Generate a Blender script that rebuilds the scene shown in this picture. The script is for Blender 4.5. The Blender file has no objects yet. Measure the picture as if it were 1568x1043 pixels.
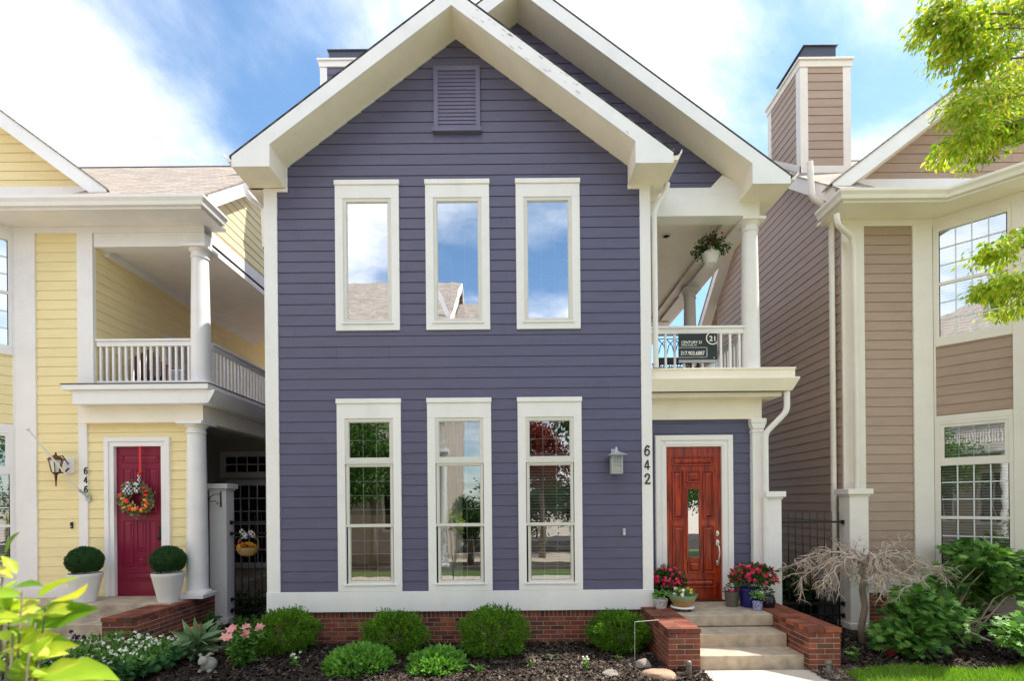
import bpy, math, random
import numpy as np
from mathutils import Matrix, Vector
R = math.radians
rnd = random.Random(7)
NP = np.random.default_rng(11)
C = bpy.context.scene.collection
S = bpy.context.scene

# ------------------------------------------------------------------ camera
FPX, CX, CY, CAMD, CAMZ, ROLL = 780.0, 790.0, 770.0, 7.8, 2.15, -0.009
cam = bpy.data.cameras.new('camera'); camo = bpy.data.objects.new('camera', cam); C.objects.link(camo)
cr, sr = math.cos(ROLL), math.sin(ROLL)
camo.matrix_world = Matrix(((cr, -sr, 0, 0), (0, 0, -1, -CAMD), (sr, cr, 0, CAMZ), (0, 0, 0, 1)))
cam.sensor_width = 36; cam.lens = FPX / 1568 * 36
cam.shift_x = -(CX - 784) / 1568; cam.shift_y = (CY - 521.5) / 1568
cam.clip_start = 0.05; cam.clip_end = 2000
cam.dof.use_dof = True; cam.dof.focus_distance = 8.0; cam.dof.aperture_fstop = 1.8
S.camera = camo

# ------------------------------------------------------------------ sky and sun
SUN = Vector((0.60, 0.18, 1.0)).normalized()
el = math.asin(SUN.z); az = math.atan2(SUN.x, SUN.y)
w = bpy.data.worlds.new('World'); S.world = w; w.use_nodes = True
nt = w.node_tree; N = nt.nodes; L = nt.links; N.clear()
out = N.new('ShaderNodeOutputWorld'); bg = N.new('ShaderNodeBackground')
sky = N.new('ShaderNodeTexSky'); sky.sky_type = 'NISHITA'; sky.sun_disc = False
sky.sun_elevation = el; sky.sun_rotation = az; sky.air_density = 1.0; sky.dust_density = 0.6; sky.ozone_density = 1.2
tc = N.new('ShaderNodeTexCoord'); sep = N.new('ShaderNodeSeparateXYZ'); L.new(tc.outputs['Generated'], sep.inputs[0])
zm = N.new('ShaderNodeMath'); zm.operation = 'ADD'; zm.inputs[1].default_value = 0.22; L.new(sep.outputs['Z'], zm.inputs[0])
zx = N.new('ShaderNodeMath'); zx.operation = 'MAXIMUM'; zx.inputs[1].default_value = 0.05; L.new(zm.outputs[0], zx.inputs[0])
dx = N.new('ShaderNodeMath'); dx.operation = 'DIVIDE'; L.new(sep.outputs['X'], dx.inputs[0]); L.new(zx.outputs[0], dx.inputs[1])
dy = N.new('ShaderNodeMath'); dy.operation = 'DIVIDE'; L.new(sep.outputs['Y'], dy.inputs[0]); L.new(zx.outputs[0], dy.inputs[1])
cb = N.new('ShaderNodeCombineXYZ'); L.new(dx.outputs[0], cb.inputs[0]); L.new(dy.outputs[0], cb.inputs[1])
mp = N.new('ShaderNodeMapping'); mp.inputs['Location'].default_value = (2.95, 0.35, 0); L.new(cb.outputs[0], mp.inputs[0])
n1 = N.new('ShaderNodeTexNoise'); n1.inputs['Scale'].default_value = 1.15; n1.inputs['Detail'].default_value = 9; n1.inputs['Roughness'].default_value = 0.57; n1.inputs['Distortion'].default_value = 0.35
L.new(mp.outputs[0], n1.inputs['Vector'])
rp = N.new('ShaderNodeValToRGB'); rp.color_ramp.elements[0].position = 0.38; rp.color_ramp.elements[1].position = 0.68
rp.color_ramp.interpolation = 'EASE'; L.new(n1.outputs['Fac'], rp.inputs[0])
n2 = N.new('ShaderNodeTexNoise'); n2.inputs['Scale'].default_value = 3.0; n2.inputs['Detail'].default_value = 6; L.new(mp.outputs[0], n2.inputs['Vector'])
cc = N.new('ShaderNodeValToRGB'); cc.color_ramp.elements[0].position = 0.3; cc.color_ramp.elements[1].position = 0.7
CLOUD = 6.0
cc.color_ramp.elements[0].color = (0.70, 0.71, 0.74, 1); cc.color_ramp.elements[1].color = (1, 0.965, 0.92, 1); L.new(n2.outputs['Fac'], cc.inputs[0])
cs = N.new('ShaderNodeVectorMath'); cs.operation = 'SCALE'; cs.inputs['Scale'].default_value = CLOUD; L.new(cc.outputs[0], cs.inputs[0])
sk = N.new('ShaderNodeVectorMath'); sk.operation = 'MULTIPLY'; sk.inputs[1].default_value = (0.49, 0.585, 0.60); L.new(sky.outputs[0], sk.inputs[0])
mx = N.new('ShaderNodeMix'); mx.data_type = 'RGBA'; L.new(rp.outputs[0], mx.inputs['Factor']); L.new(sk.outputs[0], mx.inputs[6]); L.new(cs.outputs[0], mx.inputs[7])
L.new(mx.outputs[2], bg.inputs['Color']); bg.inputs['Strength'].default_value = 0.15
L.new(bg.outputs[0], out.inputs[0])
sl = bpy.data.lights.new('sun', 'SUN'); sl.energy = 2.9; sl.angle = R(0.5); sl.color = (1.0, 0.95, 0.86)
so = bpy.data.objects.new('sun', sl); C.objects.link(so); so.rotation_euler = SUN.to_track_quat('Z', 'Y').to_euler(); so.location = (20, 6, 50)
S.view_settings.view_transform = 'Standard'; S.view_settings.look = 'None'; S.view_settings.gamma = 1
S.view_settings.exposure = 1.55

# ------------------------------------------------------------------ helpers
def at(px, py, Y):
    """photo pixel + depth -> world point (x, Y, z)"""
    D = Y + CAMD; a = (px - CX) * D / FPX; b = (CY - py) * D / FPX
    return Vector((cr * a - sr * b, Y, CAMZ + sr * a + cr * b))
def ax(px, Y, py=600): return at(px, py, Y).x
def az_(py, Y, px=790): return at(px, py, Y).z

MATS = {}
def mat(name, col, rough=0.6, var=0.08, scale=6.0, bump=0.0, bscale=60.0, stretch=(1, 1, 1), metal=0.0, coat=0.0, spec=0.5, isl=0.0, dirt=0.0):
    if name in MATS: return MATS[name]
    m = bpy.data.materials.new(name); m.use_nodes = True; nt = m.node_tree; N = nt.nodes; L = nt.links
    b = N['Principled BSDF']; b.inputs['Roughness'].default_value = rough; b.inputs['Metallic'].default_value = metal
    b.inputs['Coat Weight'].default_value = coat; b.inputs['Specular IOR Level'].default_value = spec
    tc = N.new('ShaderNodeTexCoord'); mp = N.new('ShaderNodeMapping'); mp.inputs['Scale'].default_value = stretch
    L.new(tc.outputs['Object'], mp.inputs[0])
    nz = N.new('ShaderNodeTexNoise'); nz.inputs['Scale'].default_value = scale; nz.inputs['Detail'].default_value = 6; L.new(mp.outputs[0], nz.inputs['Vector'])
    mr = N.new('ShaderNodeMapRange'); mr.inputs['From Min'].default_value = 0.3; mr.inputs['From Max'].default_value = 0.7
    mr.inputs['To Min'].default_value = 1 - var; mr.inputs['To Max'].default_value = 1 + var; L.new(nz.outputs['Fac'], mr.inputs['Value'])
    last = mr.outputs[0]
    if isl:
        ge = N.new('ShaderNodeNewGeometry'); m2 = N.new('ShaderNodeMapRange'); m2.inputs['To Min'].default_value = 1 - isl; m2.inputs['To Max'].default_value = 1 + isl
        L.new(ge.outputs['Random Per Island'], m2.inputs['Value']); mm = N.new('ShaderNodeMath'); mm.operation = 'MULTIPLY'
        L.new(last, mm.inputs[0]); L.new(m2.outputs[0], mm.inputs[1]); last = mm.outputs[0]
    if dirt:
        nd = N.new('ShaderNodeTexNoise'); nd.inputs['Scale'].default_value = 1.7; nd.inputs['Detail'].default_value = 9; nd.inputs['Roughness'].default_value = 0.7
        L.new(tc.outputs['Object'], nd.inputs['Vector'])
        m3 = N.new('ShaderNodeMapRange'); m3.inputs['From Min'].default_value = 0.52; m3.inputs['From Max'].default_value = 0.75; m3.inputs['To Min'].default_value = 1; m3.inputs['To Max'].default_value = 1 - dirt
        L.new(nd.outputs['Fac'], m3.inputs['Value']); mm = N.new('ShaderNodeMath'); mm.operation = 'MULTIPLY'
        L.new(last, mm.inputs[0]); L.new(m3.outputs[0], mm.inputs[1]); last = mm.outputs[0]
    vs = N.new('ShaderNodeVectorMath'); vs.operation = 'SCALE'; vs.inputs[0].default_value = col; L.new(last, vs.inputs['Scale'])
    L.new(vs.outputs[0], b.inputs['Base Color'])
    if bump:
        nb = N.new('ShaderNodeTexNoise'); nb.inputs['Scale'].default_value = bscale; nb.inputs['Detail'].default_value = 5; L.new(mp.outputs[0], nb.inputs['Vector'])
        bp = N.new('ShaderNodeBump'); bp.inputs['Strength'].default_value = bump; bp.inputs['Distance'].default_value = 0.01
        L.new(nb.outputs['Fac'], bp.inputs['Height']); L.new(bp.outputs[0], b.inputs['Normal'])
    MATS[name] = m; return m
def ramp_mat(name, cols, rough=0.7, trans=0.0, clump=0.35, spec=0.3):
    """colour picked per leaf / brick / chip (random per island) plus soft clump noise"""
    if name in MATS: return MATS[name]
    m = bpy.data.materials.new(name); m.use_nodes = True; nt = m.node_tree; N = nt.nodes; L = nt.links
    b = N['Principled BSDF']; b.inputs['Roughness'].default_value = rough; b.inputs['Specular IOR Level'].default_value = spec
    ge = N.new('ShaderNodeNewGeometry'); cr_ = N.new('ShaderNodeValToRGB')
    e = cr_.color_ramp.elements
    while len(e) < len(cols): e.new(0.5)
    for i, c in enumerate(cols): e[i].position = i / max(1, len(cols) - 1); e[i].color = (*c, 1)
    L.new(ge.outputs['Random Per Island'], cr_.inputs[0])
    tc = N.new('ShaderNodeTexCoord'); nz = N.new('ShaderNodeTexNoise'); nz.inputs['Scale'].default_value = 5; nz.inputs['Detail'].default_value = 3
    L.new(tc.outputs['Object'], nz.inputs['Vector'])
    mr = N.new('ShaderNodeMapRange'); mr.inputs['From Min'].default_value = 0.3; mr.inputs['From Max'].default_value = 0.7
    mr.inputs['To Min'].default_value = 1 - clump; mr.inputs['To Max'].default_value = 1 + clump; L.new(nz.outputs['Fac'], mr.inputs['Value'])
    vs = N.new('ShaderNodeVectorMath'); vs.operation = 'SCALE'; L.new(cr_.outputs[0], vs.inputs[0]); L.new(mr.outputs[0], vs.inputs['Scale'])
    L.new(vs.outputs[0], b.inputs['Base Color'])
    if trans:
        t = N.new('ShaderNodeBsdfTranslucent'); ts = N.new('ShaderNodeVectorMath'); ts.operation = 'MULTIPLY'; ts.inputs[1].default_value = (1.3, 1.35, 0.6)
        L.new(vs.outputs[0], ts.inputs[0]); L.new(ts.outputs[0], t.inputs['Color'])
        ms = N.new('ShaderNodeMixShader'); ms.inputs[0].default_value = trans
        L.new(b.outputs[0], ms.inputs[1]); L.new(t.outputs[0], ms.inputs[2]); L.new(ms.outputs[0], N['Material Output'].inputs[0])
    MATS[name] = m; return m
def glass_mat(name, fac, tint=(0.75, 0.8, 0.8)):
    m = bpy.data.materials.new(name); m.use_nodes = True; nt = m.node_tree; N = nt.nodes; L = nt.links; N.clear()
    o = N.new('ShaderNodeOutputMaterial'); t = N.new('ShaderNodeBsdfTransparent'); t.inputs[0].default_value = (*tint, 1)
    g = N.new('ShaderNodeBsdfGlossy'); g.inputs['Roughness'].default_value = 0.0; g.inputs['Color'].default_value = (0.93, 0.96, 1, 1)
    lw = N.new('ShaderNodeFresnel'); lw.inputs[0].default_value = 1.5
    ad = N.new('ShaderNodeMath'); ad.operation = 'ADD'; ad.use_clamp = True; ad.inputs[1].default_value = fac; L.new(lw.outputs[0], ad.inputs[0])
    nz = N.new('ShaderNodeTexNoise'); nz.inputs['Scale'].default_value = 2.2; tc = N.new('ShaderNodeTexCoord'); L.new(tc.outputs['Object'], nz.inputs['Vector'])
    bp = N.new('ShaderNodeBump'); bp.inputs['Strength'].default_value = 0.02; bp.inputs['Distance'].default_value = 0.05; L.new(nz.outputs['Fac'], bp.inputs['Height']); L.new(bp.outputs[0], g.inputs['Normal'])
    ms = N.new('ShaderNodeMixShader'); L.new(ad.outputs[0], ms.inputs[0]); L.new(t.outputs[0], ms.inputs[1]); L.new(g.outputs[0], ms.inputs[2]); L.new(ms.outputs[0], o.inputs[0])
    MATS[name] = m; return m
def shingle_mat(name, c1, c2, axis):
    m = bpy.data.materials.new(name); m.use_nodes = True; nt = m.node_tree; N = nt.nodes; L = nt.links
    b = N['Principled BSDF']; b.inputs['Roughness'].default_value = 0.9
    tc = N.new('ShaderNodeTexCoord'); sp = N.new('ShaderNodeSeparateXYZ'); L.new(tc.outputs['Object'], sp.inputs[0])
    ml = N.new('ShaderNodeMath'); ml.operation = 'MULTIPLY'; ml.inputs[1].default_value = 1.67; L.new(sp.outputs['Z'], ml.inputs[0])
    cb = N.new('ShaderNodeCombineXYZ'); L.new(sp.outputs[axis], cb.inputs[0]); L.new(ml.outputs[0], cb.inputs[1])
    br = N.new('ShaderNodeTexBrick'); br.inputs['Scale'].default_value = 1; br.inputs['Brick Width'].default_value = 0.23; br.inputs['Row Height'].default_value = 0.125
    br.inputs['Mortar Size'].default_value = 0.006; br.inputs['Mortar Smooth'].default_value = 0.4; br.offset = 0.37
    br.inputs['Color1'].default_value = (*c1, 1); br.inputs['Color2'].default_value = (*c2, 1); br.inputs['Mortar'].default_value = (*[x * .45 for x in c1], 1)
    L.new(cb.outputs[0], br.inputs['Vector'])
    nz = N.new('ShaderNodeTexNoise'); nz.inputs['Scale'].default_value = 90; L.new(tc.outputs['Object'], nz.inputs['Vector'])
    mr = N.new('ShaderNodeMapRange'); mr.inputs['To Min'].default_value = 0.6; mr.inputs['To Max'].default_value = 1.4; L.new(nz.outputs['Fac'], mr.inputs['Value'])
    vs = N.new('ShaderNodeVectorMath'); vs.operation = 'SCALE'; L.new(br.outputs['Color'], vs.inputs[0]); L.new(mr.outputs[0], vs.inputs['Scale']); L.new(vs.outputs[0], b.inputs['Base Color'])
    bp = N.new('ShaderNodeBump'); bp.inputs['Strength'].default_value = 0.6; bp.inputs['Distance'].default_value = 0.01; bp.invert = True
    L.new(br.outputs['Fac'], bp.inputs['Height']); L.new(bp.outputs[0], b.inputs['Normal'])
    MATS[name] = m; return m
def wood_mat(name, c1, c2, rough=0.3, coat=0.5):
    m = bpy.data.materials.new(name); m.use_nodes = True; nt = m.node_tree; N = nt.nodes; L = nt.links
    b = N['Principled BSDF']; b.inputs['Roughness'].default_value = rough; b.inputs['Coat Weight'].default_value = coat; b.inputs['Coat Roughness'].default_value = 0.2
    tc = N.new('ShaderNodeTexCoord'); mp = N.new('ShaderNodeMapping'); mp.inputs['Scale'].default_value = (9, 9, 0.8); L.new(tc.outputs['Object'], mp.inputs[0])
    nz = N.new('ShaderNodeTexNoise'); nz.inputs['Scale'].default_value = 2.2; nz.inputs['Detail'].default_value = 8; nz.inputs['Distortion'].default_value = 1.2; L.new(mp.outputs[0], nz.inputs['Vector'])
    rp = N.new('ShaderNodeValToRGB'); rp.color_ramp.elements[0].position = 0.35; rp.color_ramp.elements[1].position = 0.68
    rp.color_ramp.elements[0].color = (*c1, 1); rp.color_ramp.elements[1].color = (*c2, 1); L.new(nz.outputs['Fac'], rp.inputs[0]); L.new(rp.outputs[0], b.inputs['Base Color'])
    MATS[name] = m; return m

class MB:
    def __init__(s, M=None): s.v = []; s.f = []; s.M = M
    def add(s, vs, fs):
        o = len(s.v); s.v += [tuple(p) for p in vs]; s.f += [tuple(o + i for i in q) for q in fs]; return s
    def box(s, x0, x1, y0, y1, z0, z1):
        if x0 > x1: x0, x1 = x1, x0
        if y0 > y1: y0, y1 = y1, y0
        if z0 > z1: z0, z1 = z1, z0
        return s.add([(x0, y0, z0), (x1, y0, z0), (x1, y1, z0), (x0, y1, z0), (x0, y0, z1), (x1, y0, z1), (x1, y1, z1), (x0, y1, z1)],
                     [(0, 3, 2, 1), (4, 5, 6, 7), (0, 1, 5, 4), (1, 2, 6, 5), (2, 3, 7, 6), (3, 0, 4, 7)])
    def quad(s, *p): return s.add(p, [tuple(range(len(p)))])
    def prism(s, poly, y0, y1):            # poly in (x,z), extruded along y
        n = len(poly); return s.add([(x, y0, z) for x, z in poly] + [(x, y1, z) for x, z in poly],
            [tuple(range(n)), tuple(range(2 * n - 1, n - 1, -1))] + [(i, i + n, (i + 1) % n + n, (i + 1) % n) for i in range(n)])
    def prism_x(s, poly, x0, x1):          # poly in (y,z), extruded along x
        n = len(poly); return s.add([(x0, y, z) for y, z in poly] + [(x1, y, z) for y, z in poly],
            [tuple(range(n)), tuple(range(2 * n - 1, n - 1, -1))] + [(i, i + n, (i + 1) % n + n, (i + 1) % n) for i in range(n)])
    def prism_z(s, poly, z0, z1):          # poly in (x,y)
        n = len(poly); return s.add([(x, y, z0) for x, y in poly] + [(x, y, z1) for x, y in poly],
            [tuple(range(n)), tuple(range(2 * n - 1, n - 1, -1))] + [(i, i + n, (i + 1) % n + n, (i + 1) % n) for i in range(n)])
    def sweep(s, path, prof, closed=False):  # horizontal path of (x,y), profile of (outward offset, z); outward = left normal
        n = len(path); rows = []
        for i, p in enumerate(path):
            p = Vector(p); ds = []
            if i > 0: ds.append((p - Vector(path[i - 1])).normalized())
            if i < n - 1: ds.append((Vector(path[i + 1]) - p).normalized())
            nn = Vector((0, 0)); 
            for d in ds: nn += Vector((d.y, -d.x))
            nn.normalize(); k = 1 / max(0.3, nn.dot(Vector((ds[0].y, -ds[0].x))))
            rows.append([(p.x + nn.x * o * k, p.y + nn.y * o * k, z) for o, z in prof])
        m = len(prof); vs = [q for r in rows for q in r]; fs = []
        for i in range(n - 1):
            for j in range(m):
                a = i * m + j; b = i * m + (j + 1) % m; fs.append((a, b, b + m, a + m))
        fs += [tuple(range(m - 1, -1, -1)), tuple(range((n - 1) * m, n * m))]
        return s.add(vs, fs)
    def tube(s, pts, r, n=8, caps=True):
        pts = [Vector(p) for p in pts]; rs = r if isinstance(r, (list, tuple)) else [r] * len(pts)
        vs = []; up = None
        for i, p in enumerate(pts):
            d = (pts[min(i + 1, len(pts) - 1)] - pts[max(i - 1, 0)]).normalized()
            if up is None: up = Vector((0, 0, 1)) if abs(d.z) < .9 else Vector((1, 0, 0))
            a = d.cross(up).normalized(); up = a.cross(d).normalized()
            for k in range(n):
                t = 2 * math.pi * k / n; vs.append(p + rs[i] * (math.cos(t) * a + math.sin(t) * up))
        fs = [(i * n + k, i * n + (k + 1) % n, (i + 1) * n + (k + 1) % n, (i + 1) * n + k) for i in range(len(pts) - 1) for k in range(n)]
        if caps: fs += [tuple(range(n - 1, -1, -1)), tuple(range((len(pts) - 1) * n, len(pts) * n))]
        return s.add(vs, fs)
    def lathe(s, c, prof, n=24, sx=1, sy=1):
        vs = []
        for r_, z in prof:
            for k in range(n):
                t = 2 * math.pi * k / n; vs.append((c[0] + r_ * sx * math.cos(t), c[1] + r_ * sy * math.sin(t), c[2] + z))
        m = len(prof)
        fs = [(i * n + k, i * n + (k + 1) % n, (i + 1) * n + (k + 1) % n, (i + 1) * n + k) for i in range(m - 1) for k in range(n)]
        fs += [tuple(range(n - 1, -1, -1)), tuple(range((m - 1) * n, m * n))]
        return s.add(vs, fs)
    def ball(s, c, r, n=12, m=8):
        rx, ry, rz = r if isinstance(r, tuple) else (r, r, r)
        return s.lathe(c, [(math.sin(math.pi * (i + .02) / (m + .04)) , -math.cos(math.pi * (i + .02) / (m + .04)) * rz) for i in range(m + 1)], n, rx, ry)
    def build(s, name, m, parent=None, smooth=False, bevel=0.0):
        me = bpy.data.meshes.new(name)
        v = s.v
        if s.M is not None: v = [tuple(s.M @ Vector(p)) for p in v]
        me.from_pydata(v, [], s.f); me.update()
        return link(name, me, m, parent, smooth, bevel)
def link(name, me, m, parent=None, smooth=False, bevel=0.0):
    me.materials.append(m)
    if smooth:
        me.polygons.foreach_set('use_smooth', [True] * len(me.polygons))
        if smooth == 'auto': me.set_sharp_from_angle(angle=R(40))
    o = bpy.data.objects.new(name, me); C.objects.link(o)
    if parent is not None:
        o.parent = parent
        if parent.type == 'EMPTY': o.matrix_parent_inverse = Matrix.Translation(-parent.location)
    if bevel:
        b = o.modifiers.new('bevel', 'BEVEL'); b.width = bevel; b.segments = 2; b.limit_method = 'ANGLE'; b.angle_limit = R(40)
    return o
def thing(name, loc, label, cat, group=None):
    o = bpy.data.objects.new(name, None); C.objects.link(o); o.location = loc; o.empty_display_size = 0.2
    return tag(o, label, cat, group)
def tag(o, label, cat, group=None, kind=None):
    o['label'] = label; o['category'] = cat
    if group: o['group'] = group
    if kind: o['kind'] = kind
    return o
def struct(o): o['kind'] = 'structure'; return o
def copy_tree(src, loc, label, scale=None, rz=0):
    r = src.copy(); C.objects.link(r); r.location = loc; r['label'] = label; r.rotation_euler = (0, 0, rz)
    if scale: r.scale = scale
    for ch in src.children:
        pi = ch.matrix_parent_inverse.copy(); c = ch.copy(); C.objects.link(c); c.parent = r; c.matrix_parent_inverse = pi
        for g in ch.children:
            pi = g.matrix_parent_inverse.copy(); d = g.copy(); C.objects.link(d); d.parent = c; d.matrix_parent_inverse = pi
    return r

# ------------------------------------------------------------------ materials
trim = mat('white_trim_paint', (0.86, 0.825, 0.80), 0.45, 0.03, 3, 0.15, 25, (1, 1, .15), dirt=0.10)
cream = mat('cream_bounce_paint', (0.93, 0.835, 0.70), 0.5, 0.03, 3, 0.1, 30, dirt=0.10)  # cream headers; soffits are white paint with warm ground bounce in its colour
ytrim = mat('cool_white_trim', (0.85, 0.81, 0.80), 0.45, 0.03, 3, 0.1, 25, dirt=0.10)
ttrim = mat('cream_trim', (0.83, 0.76, 0.68), 0.5, 0.03, 3, 0.1, 25, dirt=0.08)
purple = mat('purple_siding_paint', (0.100, 0.0935, 0.162), 0.42, 0.07, 2.2, 0.35, 14, (1, 1, 9), isl=0.025, dirt=0.14)
yellow = mat('yellow_siding_paint', (0.87, 0.72, 0.38), 0.5, 0.04, 2.2, 0.35, 14, (1, 1, 9), isl=0.02, dirt=0.06)
tan = mat('tan_siding_paint', (0.41, 0.285, 0.208), 0.5, 0.06, 2.2, 0.4, 14, (1, 1, 9), isl=0.04, dirt=0.10)
louver_m = mat('purple_louvre_paint', (0.135, 0.125, 0.205), 0.4, 0.05)
sashm = mat('window_sash_vinyl', (0.70, 0.67, 0.61), 0.35, 0.03)
gridm = mat('window_grille_white', (0.75, 0.78, 0.8), 0.4, 0.02)
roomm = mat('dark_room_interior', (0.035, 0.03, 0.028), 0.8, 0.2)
blindm = mat('window_blind_fabric', (0.55, 0.48, 0.40), 0.8, 0.1, 4, 0.3, 8, (1, 1, 30))
brownm = mat('brown_roller_screen', (0.42, 0.23, 0.16), 0.8, 0.15, 60)
curtain = mat('pale_curtain_fabric', (0.85, 0.80, 0.70), 0.8, 0.25, 3, 0.4, 12, (10, 10, .2))
blackm = mat('black_metal', (0.012, 0.013, 0.013), 0.4, 0.1, metal=0.3)
bronze = mat('bronze_metal', (0.13, 0.05, 0.025), 0.4, 0.15, metal=0.6)
silver = mat('brushed_nickel', (0.62, 0.60, 0.55), 0.28, 0.05, metal=0.9)
graym = mat('grey_metal', (0.5, 0.51, 0.52), 0.4, 0.05, metal=0.4)
darkroof = shingle_mat('dark_shingles', (0.06, 0.055, 0.052), (0.09, 0.082, 0.075), 'Y')
tanroof = shingle_mat('tan_shingles', (0.25, 0.205, 0.17), (0.38, 0.325, 0.275), 'X')
tanroofy = shingle_mat('tan_shingles_side', (0.25, 0.205, 0.17), (0.38, 0.325, 0.275), 'Y')
concrete = mat('concrete', (0.46, 0.372, 0.275), 0.9, 0.2, 7, 0.3, 90, dirt=0.45)
mortar = mat('mortar', (0.46, 0.38, 0.31), 0.95, 0.1, 30, 0.3, 80)
brick = ramp_mat('red_brick', [(0.07, 0.032, 0.026), (0.20, 0.055, 0.034), (0.26, 0.075, 0.042), (0.15, 0.048, 0.034), (0.31, 0.095, 0.048), (0.10, 0.05, 0.034)], 0.85, clump=0.3)
wood_red = wood_mat('red_mahogany', (0.12, 0.007, 0.002), (0.50, 0.045, 0.005), .3, .35)
magenta = mat('crimson_door_paint', (0.215, 0.010, 0.038), 0.38, 0.05, coat=0.05, spec=.3)
glass_up = glass_mat('reflective_window_glass', 0.62)
glass_lo = glass_mat('window_glass', 0.27)
glass_door = glass_mat('door_glass', 0.5)
lampglass = mat('frosted_lamp_glass', (0.75, 0.72, 0.62), 0.3, 0.03)
leaf_box = ramp_mat('boxwood_leaf', [(0.03, 0.10, 0.006), (0.09, 0.22, 0.010), (0.19, 0.36, 0.02), (0.055, 0.15, 0.008)], 0.55, 0.25)
leaf_lite = ramp_mat('light_green_leaf', [(0.10, 0.26, 0.03), (0.16, 0.36, 0.05), (0.22, 0.44, 0.09)], 0.5, 0.3, 0.2)
leaf_dark = ramp_mat('dark_green_leaf', [(0.02, 0.06, 0.015), (0.04, 0.10, 0.02), (0.07, 0.15, 0.03)], 0.5, 0.2)
leaf_mid = ramp_mat('mid_green_leaf', [(0.05, 0.14, 0.02), (0.10, 0.22, 0.04), (0.16, 0.30, 0.06)], 0.5, 0.3)
leaf_lime = ramp_mat('lime_leaf', [(0.15, 0.30, 0.02), (0.32, 0.46, 0.03), (0.50, 0.56, 0.05), (0.60, 0.55, 0.10)], 0.5, 0.45, 0.3)
leaf_silver = ramp_mat('grey_green_leaf', [(0.16, 0.24, 0.12), (0.22, 0.32, 0.18), (0.12, 0.20, 0.09)], 0.5, 0.25, 0.2)
leaf_topi = ramp_mat('topiary_leaf', [(0.012, 0.05, 0.012), (0.03, 0.085, 0.02), (0.05, 0.12, 0.03)], 0.6, 0.1)
leaf_red = ramp_mat('red_maple_leaf', [(0.12, 0.02, 0.02), (0.24, 0.035, 0.03), (0.33, 0.07, 0.05)], 0.5, 0.4)
pink = ramp_mat('hot_pink_petal', [(0.70, 0.015, 0.09), (0.88, 0.04, 0.16), (0.92, 0.14, 0.26)], 0.6, 0.25, 0.1)
softpink = ramp_mat('soft_pink_petal', [(0.75, 0.30, 0.32), (0.85, 0.45, 0.42)], 0.6, 0.2, 0.1)
whitep = ramp_mat('white_petal', [(0.75, 0.75, 0.65), (0.85, 0.85, 0.8)], 0.6, 0.2, 0.05)
yellowp = ramp_mat('yellow_petal', [(0.75, 0.40, 0.02), (0.85, 0.60, 0.06)], 0.6, 0.2, 0.05)
orangep = ramp_mat('orange_red_petal', [(0.75, 0.04, 0.01), (0.85, 0.15, 0.02), (0.85, 0.38, 0.03)], 0.5, 0.1, 0.05)
darkredp = ramp_mat('dark_red_petal', [(0.25, 0.01, 0.03), (0.45, 0.02, 0.06)], 0.6, 0.1, 0.1)
violetp = ramp_mat('violet_petal', [(0.03, 0.008, 0.06), (0.07, 0.02, 0.12)], 0.6, 0.1, 0.1)
bark = mat('bark', (0.20, 0.15, 0.11), 0.9, 0.25, 12, 0.8, 30, (1, 1, .3))
twig = mat('bleached_twig', (0.50, 0.40, 0.32), 0.85, 0.25, 12, 0.5, 60)
mulchm = ramp_mat('mulch_chip', [(0.012, 0.008, 0.006), (0.03, 0.02, 0.015), (0.055, 0.038, 0.028), (0.02, 0.013, 0.01), (0.16, 0.12, 0.09)], 0.9, clump=0.3)
soil = mat('dark_soil', (0.03, 0.021, 0.016), 0.95, 0.4, 20, 0.8, 60)
grassm = ramp_mat('grass_blade', [(0.10, 0.22, 0.015), (0.19, 0.36, 0.03), (0.28, 0.45, 0.05)], 0.6, 0.4, 0.15)
lawnm = mat('lawn_soil', (0.07, 0.12, 0.022), 0.95, 0.35, 30, 0.6, 80)

fascia_m = mat('fascia_paint', (0.86, 0.84, 0.83), 0.5, 0.03, 3, 0.1, 30, dirt=0.12)
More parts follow.
